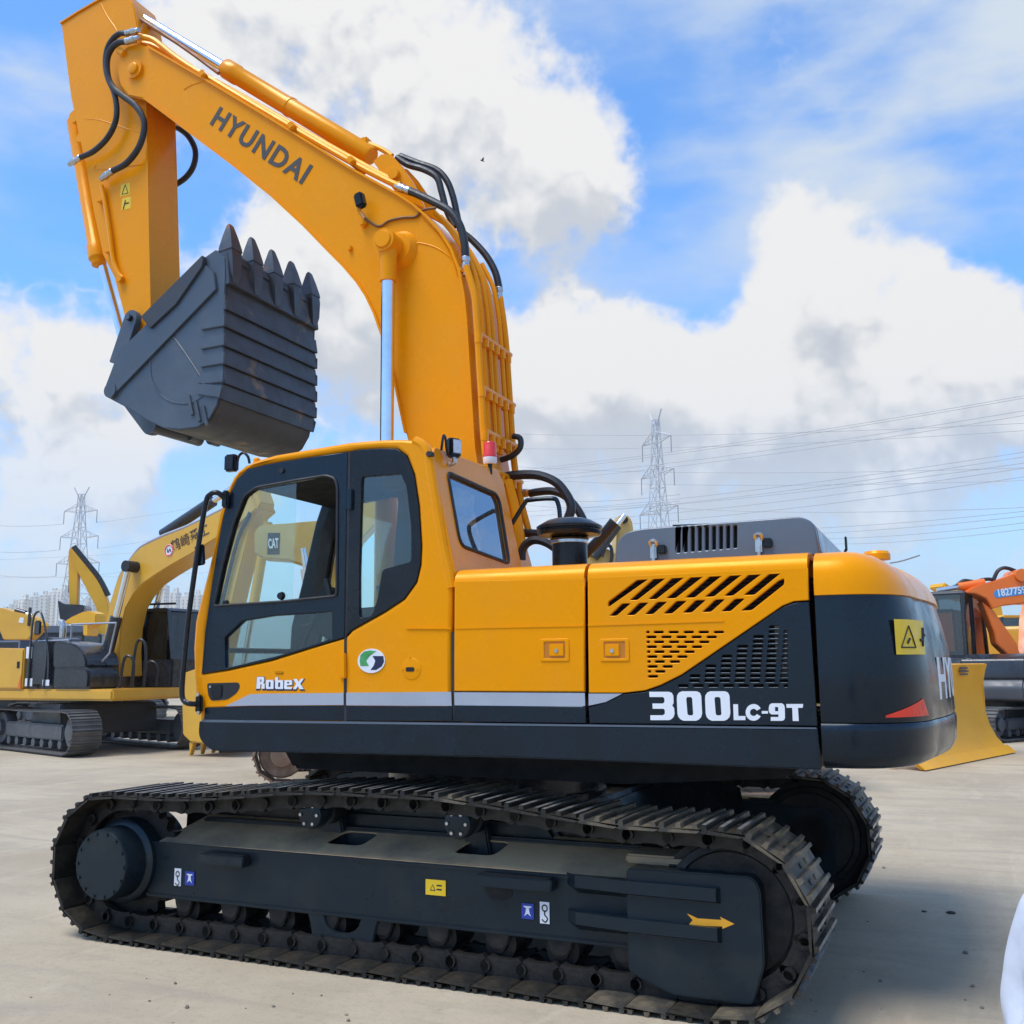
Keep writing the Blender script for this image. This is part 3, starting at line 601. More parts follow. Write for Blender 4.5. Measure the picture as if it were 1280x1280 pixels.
fin('cover_lock', lathe([(0, .062), (.003, .060), (.004, .055), (.004, .01)], (lk[0], 1.4895, lk[1]), (0, 1, 0), 28), YEL, cab)
fin('lock_slot', prism(fillet(px([(507, 834), (517.5, 834), (517.5, 839.5), (507, 839.5)], 1.497), .008, 2), 1.492, 1.4955), DARK, cab, None)
for a, b in ((503, 836.5), (521.5, 836.5), (512, 822)): c = SY(a, b, 1.495); fin('lock_rivet', cyl((c[0], 1.49, c[1]), (c[0], 1.497, c[1]), .006, n=8), YEL, cab)
# Robex lettering, white on dark outline
def robex(dx, dz, grow, m, y0, y1):
    Z = (240, 840, 8.0)
    g = {'R': [[(640, 50), (700, 48), (712, 60), (712, 95), (700, 110), (716, 120), (716, 168), (686, 168), (686, 125), (674, 125), (670, 168), (632, 168)], [(672, 75), (684, 75), (684, 98), (672, 98)]],
         'o': [[(735, 80), (800, 80), (806, 95), (804, 170), (735, 170), (728, 160), (730, 88)], [(758, 100), (776, 100), (774, 150), (756, 150)]],
         'b': [[(822, 52), (850, 52), (850, 82), (895, 82), (902, 95), (900, 170), (830, 170), (820, 160)], [(852, 105), (872, 105), (870, 150), (850, 150)]],
         'e': [[(915, 82), (985, 82), (992, 95), (992, 130), (940, 132), (940, 150), (990, 150), (985, 172), (918, 172), (910, 160)], [(940, 100), (962, 100), (962, 115), (940, 115)]],
         'x': [[(1000, 70), (1040, 70), (1056, 100), (1080, 68), (1108, 68), (1072, 118), (1108, 172), (1066, 172), (1050, 142), (1030, 172), (1000, 172), (1032, 120)]]}
    for k, rings in g.items():
        rr = [zpx(r, *Z, 1.507) for r in rings]
        o = rr[0]; cx = sum(p[0] for p in o)/len(o); cz = sum(p[1] for p in o)/len(o)
        if grow: o = [(cx+(x-cx)*(1+grow), cz+(z-cz)*(1+grow)) for x, z in o]; rr = [o]
        plate('lettering', [(x+dx, z+dz) for x, z in rr[0]], [[(x+dx, z+dz) for x, z in h] for h in rr[1:]], y1-y0, m, door, XZ, (0, (y0+y1)/2, 0))
robex(-.003, -.005, .16, EMNAV, 1.494, 1.4960); robex(0, 0, 0, WHITE, 1.4952, 1.4972)
fin('vent_nub', box((SY(349, 841, 1.496)[0], 1.496, SY(349, 841, 1.496)[1]), (.06, .006, .012), .003), YEL, door)
fin('door_button', cyl((SY(352, 588, 1.5)[0], 1.49, SY(352, 588, 1.5)[1]), (SY(352, 588, 1.5)[0], 1.506, SY(352, 588, 1.5)[1]), .016, n=14), BLACK, door)
# roof, rear wall, far wall, floor
roof = [(1.17, 2.82), (1.15, 2.87), (1.10, 2.915), (.98, 2.945), (.80, 2.968), (.55, 2.986), (.30, 2.997), (.05, 2.995), (-.10, 2.975), (-.18, 2.94), (-.21, 2.88), (-.10, 2.87), (.3, 2.90), (.8, 2.88), (1.08, 2.82)]
fin('cab_roof', prism(roof, .405, 1.425, .015, 2), YEL, cab)
fin('roof_lining', prism([(1.06, 2.80), (.8, 2.862), (.3, 2.88), (-.09, 2.85), (-.09, 2.83), (.3, 2.86), (.8, 2.84), (1.06, 2.78)], .46, 1.41), DARK, cab)
KR = .22; bR = Matrix(((0, KR/math.hypot(1, KR), 1/math.hypot(1, KR), 0), (1, 0, 0, 0), (0, 1/math.hypot(1, KR), -KR/math.hypot(1, KR), 0), (0, 0, 0, 1)))
rz_ = lambda z: (z-2.15)*math.hypot(1, KR)
rear_o = [(.41, rz_(2.15)), (1.465, rz_(2.15)), (1.455, rz_(2.85)), (1.40, rz_(2.93)), (.47, rz_(2.95)), (.41, rz_(2.88))]
rear_h = fillet([(1.300, rz_(2.79)), (1.325, rz_(2.345)), (.625, rz_(2.300)), (.565, rz_(2.715)), (.60, rz_(2.765))], [.05, .07, .05, .05, .03], 4)
rw = plate('rear_wall', fillet(rear_o, .03, 3), [rear_h], .05, YEL, HERO, bR, (-.37, 0, 2.15), .008)
def rpt(y, v, h=0.0): return bR @ Vector((y, v, 0)) + Vector((-.37, 0, 2.15)) + Vector((-1, 0, KR)).normalized()*h
fin('window_gasket', tube([rpt(a, b, .026) for a, b in rear_h+[rear_h[0]]], .012, 6, 0), BLACK, rw)
bm = bmesh.new(); bm.faces.new([bm.verts.new(rpt(a, b, .012)) for a, b in rear_h]); fin('window_pane', bm, GLSR, rw, None)
edge = [(p[0]+.012, 1.462, p[1]) for p in CABO[18:26]]
fin('corner_post', tube(edge, .034, 10, 3), YEL, cab)
cw_far = [(x, z) for x, z in CABO]
fh = [fillet([(1.20, 1.72), (1.05, 2.62), (.98, 2.80), (.52, 2.84), (.60, 1.78)], .06, 3), fillet([(.40, 1.85), (.42, 2.74), (-.05, 2.74), (-.20, 1.85)], .08, 3)]
plate('far_wall', CABO, fh, .06, BLKP, cab, XZ, (0, .44, 0), .015)
plate('far_trim', [(1.30, 1.40), (1.16, 2.60), (1.06, 2.84), (.2, 2.88), (-.14, 2.84), (-.30, 1.40)], fh, .02, DARK, cab, XZ, (0, .49, 0))
for f in fh: fin('window_pane', prism(f, .435, .438), GLS, cab, None)
fin('cab_floor', box((.5, .95, 1.40), (1.6, 1.0, .06)), DARK, cab, None)
fg = [(1.395, .47, 1.78), (1.395, 1.43, 1.78), (1.15, 1.43, 2.84), (1.15, .47, 2.84)]
bm = bmesh.new(); bm.faces.new([bm.verts.new(p) for p in fg]); fin('windshield', bm, GLS, cab, None)
fg = [(1.33, .47, 1.42), (1.33, 1.43, 1.42), (1.40, 1.43, 1.77), (1.40, .47, 1.77)]
bm = bmesh.new(); bm.faces.new([bm.verts.new(p) for p in fg]); fin('windshield', bm, GLSD, cab, None)
fin('front_rail', tube([(1.39, .45, 1.775), (1.39, 1.44, 1.775)], .018, 8, 0), BLKP, cab); 
# seat under clear plastic, consoles and levers
seat = fin('operator_seat', box((.30, .93, 1.86), (.52, .50, .14), .05, seg=3), SEATM, HERO, 60)
sb = prism([(.06, 1.84), (-.06, 1.88), (-.20, 2.42), (-.22, 2.52), (-.14, 2.56), (-.06, 2.50), (.04, 2.10), (.10, 1.95)], .68, 1.24, .05, 3); fin('seat_back', sb, SEATM, seat, 60)
fin('head_rest', prism([(-.20, 2.56), (-.10, 2.54), (-.12, 2.74), (-.22, 2.76)], .80, 1.06, .03, 3), SEATM, seat, 60)
fin('seat_base', box((.28, .93, 1.62), (.46, .46, .36), .03), DARK, seat)
for y in (.62, 1.26):
    cs = fin('arm_console', prism([(.62, 1.88), (.66, 1.94), (.58, 2.00), (.02, 2.02), (-.05, 1.92), (.0, 1.80), (.5, 1.80)], y-.09, y+.09, .02), BLKP, HERO)
    fin('joystick', tube([(.55, y, 1.99), (.57, y, 2.10), (.60, y, 2.20)], .022, 8, 4), BLACK, cs)
fin('monitor', box((1.02, .56, 2.10), (.10, .16, .22), .02), BLKP, cab)
fin('travel_lever', tube([(.90, .88, 1.44), (.93, .88, 1.75), (.82, .88, 2.02)], .014, 8, 5), BLACK, cab); fin('travel_lever', tube([(.90, 1.02, 1.44), (.93, 1.02, 1.75), (.82, 1.02, 2.02)], .014, 8, 5), BLACK, cab)
fin('wiper_arm', tube([(1.30, .50, 1.95), (.95, .70, 1.98), (.45, .56, 2.10)], .009, 6, 5), BLACK, cab)
fin('side_console', prism([(1.10, 1.42), (1.12, 1.72), (.92, 1.80), (.40, 1.78), (.3, 1.42)], .50, .62, .02), BLKP, cab)
# hand bar at the door, mirrors, lamps
P3 = lambda a, b, y: (SY(a, b, y)[0], y, SY(a, b, y)[1])
hb = [P3(281, 623, 1.52), P3(272, 616, 1.56), P3(263, 618, 1.57), P3(257, 630, 1.57), P3(247, 690, 1.57), P3(236, 770, 1.57), P3(229, 840, 1.57), P3(227.5, 866, 1.57), P3(230, 876, 1.57), P3(237, 879.5, 1.57), P3(248, 880, 1.52)]
hbar = fin('grab_bar', tube(hb, .0165, 10, 5), BLKP, HERO)
for a, b in ((282, 624), (249, 880)): fin('bar_foot', box(P3(a, b, 1.515), (.05, .03, .11), .01), BLKP, hbar)
for a, b in ((248.5, 868), (249, 891)): c = P3(a, b, 1.53); fin('foot_bolt', cyl(c, (c[0], c[1]+.012, c[2]), .012, n=6), STEEL, hbar)
fin('side_mirror', box(P3(250, 694, 1.55), (.075, .02, .13), .008, Matrix.Rotation(.1, 3, 'Y')), NAVY, hbar)
fm = fin('work_lamp', box(P3(289.5, 579, 1.40), (.085, .06, .11), .012), BLKP, HERO); fin('lamp_cable', tube([P3(296, 588, 1.40), P3(298, 572, 1.40), P3(304, 566, 1.40), P3(310, 571, 1.40), P3(312, 579, 1.40)], .009, 7, 5), BLKP, fm)
fin('marker_bump', lathe([(0, .022), (.02, .022), (.03, .012)], P3(321, 578, 1.40), (0, 0, 1), 12), YEL, cab)
# rear work lamp and beacon
def PX3(a, b, x): return (x, *SX(a, b, x))
rl = Vector(PX3(567, 560, -.28)); wl = fin('work_lamp', box(rl, (.05, .085, .115), .01, Matrix.Rotation(-.5, 3, 'Z')), BLKP, HERO)
fin('lamp_lens', box(rl+Vector((-.030, .012, .004)), (.008, .062, .085), .004, Matrix.Rotation(-.5, 3, 'Z')), LENS, wl)
fin('lamp_bracket', tube([rl+Vector((.0, 0, -.05)), rl+Vector((-.005, 0, -.085)), rl+Vector((.03, 0, -.10))], .014, 6, 3), STEEL, wl)
fin('lamp_cable', tube([rl+Vector((.01, .02, -.06)), rl+Vector((.01, .07, -.03)), rl+Vector((.0, .105, .03)), rl+Vector((.0, .13, .05)), rl+Vector((.0, .15, .0)), rl+Vector((.01, .14, -.04))], .008, 7, 5), BLKP, wl)
c = SY(532, 569, 1.47); fin('roof_plug', cyl((c[0]-.03, 1.46, c[1]), (c[0]-.035, 1.50, c[1]), .022, .016, 12), BLACK, cab)
bc = Vector(PX3(612.5, 578, -.22)); bcn = fin('beacon', lathe([(.03, .040), (.035, .046), (.05, .046), (.055, .043), (.125, .042), (.135, .036), (.137, .01)], bc, (0, 0, 1), 20), LAMP, HERO)
fin('beacon_base', lathe([(-.012, .040), (0, .046), (.032, .046), (.034, .03)], bc, (0, 0, 1), 20), WHITE, bcn); fin('beacon_bracket', cyl(bc+Vector((0, 0, -.08)), bc+Vector((0, 0, -.01)), .016, n=8), BLKP, bcn)
# ---- side doors behind the cab
ROLL = [(1.490, 2.095), (1.4885, 2.125), (1.478, 2.155), (1.455, 2.180), (1.42, 2.196), (1.36, 2.204), (1.10, 2.212), (1.10, 2.18), (1.36, 2.17), (1.44, 2.13), (1.455, 2.095)]
def rollx(name, x0, x1, m, parent):
    return fin(name, loft([[(x0, y, z) for y, z in ROLL], [(x1, y, z) for y, z in ROLL]]), m, parent, 40)
def latch(parent, cxp, cyp, flip):
    (x0, z0), (x1, z1) = SY(cxp-18, cyp+15, 1.49), SY(cxp+18, cyp-14, 1.49); xm, zm = (x0+x1)/2, (z0+z1)/2; w, h = abs(x1-x0), abs(z1-z0)
    o = [(xm-w/2, zm-h/2), (xm+w/2, zm-h/2), (xm+w/2, zm+h/2), (xm-w/2, zm+h/2)]; i = [(xm+(x-xm)*.72, zm+(z-zm)*.74) for x, z in o]
    fr = plate('latch_frame', fillet(o, .01, 2), [fillet(i, .006, 2)], .012, YEL, parent, XZ, (0, 1.489, 0), .003)
    fin('latch_pocket', prism(i, 1.4885, 1.4908), mat_recess_shade, parent, None)
    s = .012 if flip else -.012
    lp = fin('latch_plate', box((xm+s, 1.492, zm), (w*.50, .012, h*.55), .004), YEL, parent)
    fin('latch_lock', cyl((xm+s, 1.497, zm-.004), (xm+s, 1.502, zm-.004), .011, n=12), STEEL, parent)
mat_recess_shade = mat('latch_shade_yellow', (.55, .18, .004), .5)  # darker copy of the yellow, recess shade put into the colour
sd = side('side_door', px([(568, 726), (730, 722.5), (730.8, 864.8), (567.2, 864)], YS), YEL, HERO, [], YS, .03, .006)
rollx('door_top', SY(568, 735, YS)[0], SY(730, 730, YS)[0], YEL, sd)
stripe('panel_crease', [(569, 784), (729.5, 781), (729.5, 783), (569, 786.2)], YEL, sd, 1.4905, .003)
stripe('stripe', [(568, 865.3), (731, 866.2), (731.5, 882), (727, 883.3), (568.3, 881.6)], SILV, sd, 1.488)
side('door_sill', px([(568.3, 882), (727, 883.8), (731.6, 882.5), (732.3, 904), (568.6, 902)], YS), NAVY, sd, [], YS, .02, .003)
latch(sd, 693.5, 812, False)
Z7 = (720, 620, 3.5556)
up = [((142, 495), (142, 470), (270, 373), (320, 370))] + [((b0, yb), (t0, yt), (t1, yt-1), (b1, yb-1)) for b0, b1, yb, t0, t1, yt in ((238, 272, 463, 346, 398, 366), (320, 357, 459, 430, 482, 361), (400, 442, 455, 515, 568, 356), (484, 527, 452, 600, 652, 352), (572, 612, 448, 690, 740, 348), (658, 697, 444, 775, 830, 343), (745, 792, 440, 870, 918, 337))]
lo = [((b0, yb), (t0, yt), (t1, yt-1), (b1, yb-1)) for b0, b1, yb, t0, t1, yt in ((147, 180, 533, 203, 243, 478), (225, 260, 530, 280, 322, 475), (306, 342, 526, 360, 405, 471), (388, 427, 523, 445, 492, 467), (474, 514, 519, 530, 577, 463), (560, 599, 516, 618, 662, 460), (645, 687, 513, 705, 750, 457))] + [((733, 510), (900, 376), (925, 366), (925, 393), (780, 508))]
slots = [fillet(zpx(q, *Z7), .008, 2) for q in up+lo]
for r in range(10):
    y = 605+21.9*r; n = (6, 5, 5, 4, 4, 3, 3, 2, 2, 1)[r]
    for k in range(n):
        x0 = 311+r*.9 + (67*k if r % 2 else (0 if k == 0 else 33+67*(k-1))); w = 45 if (r % 2 or k) else 15
        slots.append(fillet(zpx([(x0, y-5.5), (x0+w, y-6), (x0+w, y+5.5), (x0, y+6)], *Z7), .008, 2))
yb = px([(734.5, 722), (1009.5, 709.5), (1011, 750), (992, 751.5), (978, 757), (880, 824), (852, 843), (826, 856), (806, 863), (780, 866), (735.8, 866)], YS)
ed = side('engine_door', yb, YEL, HERO, slots, YS, .03, .004)
rollx('door_top', SY(734.5, 730, YS)[0], SY(1009.5, 720, YS)[0], YEL, ed)
stripe('panel_crease', [(735, 780.5), (905, 775), (905, 777), (735, 782.6)], YEL, ed, 1.4905, .003)
latch(ed, 768.5, 812, True)
dk = []
for r in range(14):
    y = 560+21.8*r; xl = max(430, 935-(y-520)*1.62) + 24
    x = xl + (0 if r % 2 else 33)
    while x < 925:
        dk.append(fillet(zpx([(x, y-6), (min(x+46, 942), y-6.2), (min(x+46, 942), y+5.8), (x, y+6)], *Z7, 1.486), .008, 2)); x += 67
darkp = px([(735.8, 884), (757, 878), (778, 868), (806, 865), (826, 858), (852, 845), (880, 826), (978, 759), (993, 753.5), (1011, 752), (1022, 907.5), (736.5, 904)], 1.486)
dp = side('lower_door', darkp, NAVY, HERO, dk, 1.486, .025, .004)
stripe('stripe', [(735.8, 867), (778, 867), (757, 877.5), (736, 882)], SILV, ed, 1.488)
fin('door_backing', box((-1.73, 1.425, 1.76), (1.12, .01, .80)), DARK, ed, None)
lx = SY(978, 800, 1.45)[0]; fin('light_patch_strip', prism([(lx-.035, SY(978, 846, 1.45)[1]), (lx+.035, SY(978, 846, 1.45)[1]), (lx+.035, SY(978, 768, 1.45)[1]), (lx-.035, SY(978, 768, 1.45)[1])], 1.44, 1.452), mat('see_through_pale', (.42, .40, .38), .6, 0, (.16, .15, .15), 14, .5, .55), ed, None)  # pale strip imitates the light patches showing through the slots
for k in range(12):
    a = SY(800, 717+5*k, 1.46)[1]; fin('louvre', box((-1.72, 1.452, a), (1.0, .018, .004), 0, Matrix.Rotation(.6, 3, 'X')), BLACK, ed, None)
# model number, cut glyph by glyph
def glyph(rings, ox, oy, s, parent, m=WHITE, y0=1.4855, y1=1.4885):
    rr = [zpx(r, ox, oy, s, 1.487) for r in rings]
    return plate('lettering', rr[0], rr[1:], y1-y0, m, parent, XZ, (0, (y0+y1)/2, 0))
Z6 = (760, 840, 6.4); Z4 = (940, 860, 8.0)
glyph([[(330, 158), (485, 158), (510, 166), (523, 190), (525, 248), (514, 268), (529, 288), (533, 335), (524, 362), (502, 381), (485, 385), (340, 385), (339, 346), (440, 346), (455, 334), (455, 305), (444, 294), (358, 294), (356, 252), (440, 252), (452, 240), (452, 212), (440, 200), (333, 200)]], *Z6, dp)
for dx in (0, 226):
    q = lambda L: [(a+dx, b) for a, b in L]
    glyph([q([(551, 215), (553, 188), (568, 165), (592, 154), (708, 154), (734, 165), (746, 190), (753, 330), (746, 360), (728, 380), (705, 390), (605, 390), (580, 378), (563, 358), (556, 330)]), q([(626, 214), (634, 200), (664, 200), (674, 212), (682, 334), (675, 347), (646, 347), (636, 336)])], *Z6, dp)
glyph([[(1002, 258), (1040, 258), (1043, 352), (1100, 352), (1100, 385), (1006, 385)]], *Z6, dp)
co = [(1165+64*math.cos(a), 323-67*math.sin(a)) for a in [R(28)+R(304)*i/20 for i in range(21)]]; ci = [(1165+29*math.cos(a), 323-29*math.sin(a)) for a in [R(332)-R(304)*i/16 for i in range(17)]]
glyph([co+ci], *Z6, dp)
glyph([[(98, 230), (160, 230), (160, 256), (98, 256)]], *Z4, dp)
glyph([[(168, 200), (174, 170), (196, 153), (300, 153), (320, 168), (328, 195), (330, 300), (322, 318), (305, 328), (188, 328), (188, 290), (264, 290), (266, 264), (196, 264), (176, 250), (168, 230)], [(230, 190), (262, 190), (263, 232), (231, 232)]], *Z4, dp)
glyph([[(343, 160), (512, 160), (507, 198), (460, 198), (468, 330), (408, 330), (402, 198), (346, 198)]], *Z4, dp)
# far side of the body: a plain dark and yellow flank, engine bay closure, firewall by the boom
fin('far_flank', prism([(1.30, 1.36), (1.30, 2.00), (.2, 2.12), (-2.32, 2.20), (-2.32, 1.36)], -1.49, -1.44, .01), YEL, HERO)
fin('deck_top', prism([(-.40, 2.10), (-.40, 2.195), (-2.32, 2.203), (-2.32, 2.10)], -1.44, 1.11, .01), YEL, HERO)
fin('bulkhead', prism([(-.42, 1.34), (-.42, 2.10), (-.47, 2.10), (-.47, 1.34)], -1.44, 1.44), YEL, HERO)
fin('tank_box', prism([(.9, 1.34), (.9, 1.95), (-.42, 2.08), (-.42, 1.34)], -1.44, -.55, .02), YEL, HERO)
# ---- counterweight
def plan(si, ri, x0=-2.338, ymid=1.495):
    Y = ymid-si; pts = []
    for x in (x0, x0-.06, x0-.12): pts.append((x, Y))
    xr = lambda y: -2.935+ri+.095*y*y
    A = Vector((x0-.12, Y)); B = Vector((xr(.98), .98)); Cc = Vector((x0-.46+ri*.6, Y-.03))
    for i in range(1, 13): t = i/12; q = A*(1-t)**2+Cc*2*t*(1-t)+B*t*t; pts.append((q.x, q.y))
    for i in range(1, 8): y = .98*(1-i/7); pts.append((xr(y), y))
    return pts+[(x, -y) for x, y in reversed(pts[:-1])]
def cwloft(levels, name, m, parent, x0=-2.338):
    return fin(name, loft([[(x, y, z) for x, y in plan(si, ri, x0)] for z, si, ri in levels]), m, parent, 40)
cwt = cwloft([(1.375, .016, .012), (1.39, .010, .006), (1.60, .010, .010), (1.75, .012, .022), (1.88, .015, .048), (1.985, .018, .075)], 'counterweight', NAVY, HERO)
cwloft([(1.158, .10, .12), (1.166, .055, .07), (1.185, .022, .03), (1.225, .004, .008), (1.34, 0, 0), (1.360, .002, .002), (1.371, .010, .010), (1.373, .03, .03)], 'counterweight_base', NAVY, cwt)
cwloft([(1.978, .03, .09), (1.983, .008, .06), (2.03, .010, .072), (2.09, .018, .105), (2.13, .032, .145), (2.16, .055, .19), (2.185, .09, .25), (2.200, .14, .33), (2.206, .25, .48)], 'counterweight_cap', YEL, cwt)
fin('lifting_eye', lathe([(0, .07), (.03, .07), (.045, .06), (.05, .03)], (-2.60, .90, 2.195), (0, 0, 1), 18), YEL, cwt)
fin('lifting_eye', lathe([(0, .07), (.03, .07), (.045, .06), (.05, .03)], (-2.60, -.90, 2.195), (0, 0, 1), 18), YEL, cwt)
def cwpt(py0, zz, off=.0, PL=plan(.010, .012)):
    """point on the counterweight face at plan parameter: distance s round the plan from its front edge"""
    s = py0; q = PL
    for a, b in zip(q, q[1:]):
        L = math.hypot(b[0]-a[0], b[1]-a[1])
        if s <= L:
            t = s/L; x, y = a[0]+(b[0]-a[0])*t, a[1]+(b[1]-a[1])*t; nx, ny = (a[1]-b[1])/L, (b[0]-a[0])/L
            k = max(0, (zz-1.60)/.385)
            return Vector((x-nx*0+ .063*k*k*min(1, max(0, (1.40-y)/.5)) + (-abs(0)) , y, zz)) + Vector((-abs(nx) if x < -2.5 else 0, 0, 0))*0 + Vector((b[1]-a[1], -(b[0]-a[0]), 0)).normalized()*off
        s -= L
    return Vector((q[-1][0], q[-1][1], zz))
def cwsearch(pxx, pyy):
    best = None
    for i in range(260):
        s = i*.008
        for j in range(60):
            z = 1.40+j*.0105; p = cwpt(s, z); d = p-CAM; f = d.dot(_fw); u = 640+F_PX*d.dot(_rt)/f; v = 640-F_PX*d.dot(_up)/f; e = (u-pxx)**2+(v-pyy)**2
            if best is None or e < best[0]: best = (e, s, z)
    return best[1], best[2]
def cwpatch(name, corners, m, off=.004, parent=None, nu=10):
    """a thin sheet on the curved face; corners as (s, z): bl, br, tr, tl"""
    bm = bmesh.new(); (a, b, c, d) = corners; rows = []
    for j in (0, 1):
        lo_, hi_ = (a, b) if j == 0 else (d, c); row = []
        for i in range(nu+1):
            t = i/nu; row.append(cwpt(lo_[0]+(hi_[0]-lo_[0])*t, lo_[1]+(hi_[1]-lo_[1])*t, off))
        rows.append(row)
    V = [[bm.verts.new(p) for p in r] for r in rows]
    for i in range(nu): bm.faces.new((V[0][i], V[0][i+1], V[1][i+1], V[1][i]))
    return fin(name, bm, m, parent or cwt, None)
cs = [cwsearch(*p) for p in ((1120, 817), (1155.5, 818), (1152, 777), (1117, 773))]
cwpatch('warning_sticker', cs, DECY, .005)
def lerp2(u, v): 
    a, b, c, d = cs; return (a[0]*(1-u)*(1-v)+b[0]*u*(1-v)+c[0]*u*v+d[0]*(1-u)*v, a[1]*(1-u)*(1-v)+b[1]*u*(1-v)+c[1]*u*v+d[1]*(1-u)*v)
tri = [(.12, .20), (.52, .20), (.30, .82)]
for i in range(3):
    A, B = tri[i], tri[(i+1) % 3]; fin('warning_mark', tube([cwpt(*lerp2(*A), .006), cwpt(*lerp2((A[0]+B[0])/2, (A[1]+B[1])/2), .006), cwpt(*lerp2(*B), .006)], .0035, 4, 0), INK, cwt, None)
for A, B in (((.82, .25), (.86, .78)), ((.70, .42), (.80, .42)), ((.86, .62), (.94, .55)), ((.27, .32), (.33, .45))): fin('warning_mark', tube([cwpt(*lerp2(*A), .006), cwpt(*lerp2(*B), .006)], .007, 4, 0), INK, cwt, None)
cr = [cwsearch(*p) for p in ((1105.5, 904), (1160, 897), (1153, 872.5), (1105.5, 893.5))]
cwpatch('reflector', cr, REDM, .006)
s0, _zz = cwsearch(1173, 850); s1, _zz2 = cwsearch(1173, 822); zb = cwsearch(1176, 874)[1]; zt = cwsearch(1176, 822)[1]
Lr = 1.75
text('lettering', 'HYUNDAI', (0, 0, 0), (1, 0, 0), 1, (0, 0, 1), WHITE, cwt, .02, warp=lambda u, w, h: cwpt(s0-.01+u*Lr, zb+(zt-zb)*w, .004+h))
# ---- engine hood
hoodp = fillet([(-1.245, 2.205), (-1.258, 2.33), (-1.31, 2.385), (-1.40, 2.400), (-2.26, 2.412), (-2.325, 2.375), (-2.345, 2.205)], [.0, .05, .06, .06, .06, .05, 0], 4)
hood = fin('engine_hood', prism(hoodp, -1.15, 1.15, .03, 3), HOODM, HERO, 40)
hs = []
for k in range(9):
    x0 = 846+k*8.85; y1 = 659.5-k*.35; y0 = 691-k*.75
    hs.append(fillet([SY(x0, y0, 1.2), SY(x0+4.4, y0-.4, 1.2), SY(x0+4.4, y1-.2, 1.2), SY(x0, y1, 1.2)], .006, 2))
plate('hood_side', hoodp, hs, .05, HOODM, hood, XZ, (0, 1.178, 0), .008)
fin('vent_backing', prism(px([(840, 694), (925, 690), (925, 652.5), (840, 655.5)], 1.17), 1.149, 1.1565), DARK, hood, None)
for a, b in ((817, 690), (948.5, 682)):
    c = Vector(P3(a, b, 1.22)); lt = fin('hood_latch', box(c, (.035, .03, .085), .008), STEEL, HERO)
    fin('latch_hook', tube([c+Vector((.01, .0, .03)), c+Vector((.015, .02, .055)), c+Vector((-.015, .02, .06)), c+Vector((-.02, 0, .03))], .009, 6, 4), STEEL, lt); fin('latch_keeper', box(c+Vector((-.045, -.006, .012)), (.05, .03, .05), .008), BLKP, lt); fin('latch_foot', cyl(c+Vector((0, .004, -.075)), c+Vector((0, .004, -.03)), .011, n=8), STEEL, lt)
fin('hood_mirror', box((-2.42, .55, 2.33), (.012, .05, .08), .004), BLKP, hood)
fin('mirror_arm', tube([(-2.33, .6, 2.24), (-2.40, .56, 2.27), (-2.42, .55, 2.30)], .008, 6, 4), BLKP, hood)
CGREY_ = mat('antenna_grey', (.20, .20, .21), .6)
fin('antenna', tube([P3(1112, 704, .6), P3(1128, 701, .6), P3(1150, 694, .6)], .004, 6, 3), CGREY_, cwt)
# ---- pre-cleaner, rails
pc = (-.873, .9, 2.19)
pcl = fin('pre_cleaner', lathe([(0, .105), (.20, .105), (.215, .118), (.225, .105), (.232, .15), (.236, .186), (.255, .194), (.262, .180), (.268, .180), (.272, .196), (.288, .198), (.296, .186), (.325, .135), (.335, .10), (.337, .02)], pc, (0, 0, 1), 40), BLKP, HERO, 35)
fin('clamp_band', lathe([(.185, .1065), (.188, .111), (.205, .111), (.208, .1065)], pc, (0, 0, 1), 40), STEEL, pcl)
hr = [P3(640, 655, .35), P3(656, 629, .35), P3(662, 625, .35), P3(690, 623, .35), P3(697, 628, .35), P3(700, 648, .35), P3(701, 700, .35)]
fin('hand_rail', tube(hr, .016, 8, 3), NAVY, HERO)
# ------------------------------------------------------------------ boom, arm, bucket
YC, BH, AH = -.08, .27, .17
BS = YC+BH; AS = YC+AH                                    # near faces of boom and arm
def BP(L, y): return [SY(a, b, y) for a, b in L]
top_px = [(187, 59), (215, 75), (255, 98), (330, 143), (400, 186), (440, 211), (498, 243), (518, 256), (535, 271), (552, 290), (566, 312), (576, 338), (582, 370), (585, 400), (590, 480), (595, 560), (603, 610), (614, 655), (626, 700)]
bot_px = [(560, 712), (545, 680), (528, 620), (516, 575), (507, 541), (492, 469), (484, 440), (477, 418), (468, 392), (458, 371), (447, 354), (430, 334), (412, 316), (380, 283), (340, 246), (290, 206), (250, 176), (213, 148), (181, 124)]
tip_px = [(160, 120), (150, 106), (146, 88), (149, 70), (158, 58), (172, 54)]
bo = BP(top_px+bot_px+tip_px, BS)
boom = fin('boom', prism(bo, YC-BH, BS, .012, 2), YEL, HERO, 40)
def strip(name, pts, w0, w1, th, m, parent, outward):
    """flange plate that follows an edge (x, z) of the boom"""
    rings = []
    for i, p in enumerate(pts):
        a = Vector(pts[max(i-1, 0)]); b = Vector(pts[min(i+1, len(pts)-1)]); d = (b-a).normalized(); n = Vector((-d.y, d.x))*outward; p = Vector(p)
        q = p+n*th; r_ = p-n*th*.3
        rings.append([(q.x, w0, q.y), (q.x, w1, q.y), (r_.x, w1, r_.y), (r_.x, w0, r_.y)])
    return fin(name, loft(rings), m, parent, 40)
strip('flange', BP(top_px, BS), YC-BH-.028, BS+.028, .014, YEL, boom, 1)
strip('flange', BP(bot_px[4:], BS), YC-BH-.020, BS+.020, .012, YEL, boom, 1)
def bead(pts, y, parent, m=YEL, r=.006): return fin('weld_bead', tube([(x, y, z) for x, z in BP(pts, y)], r, 5, 4), m, parent)
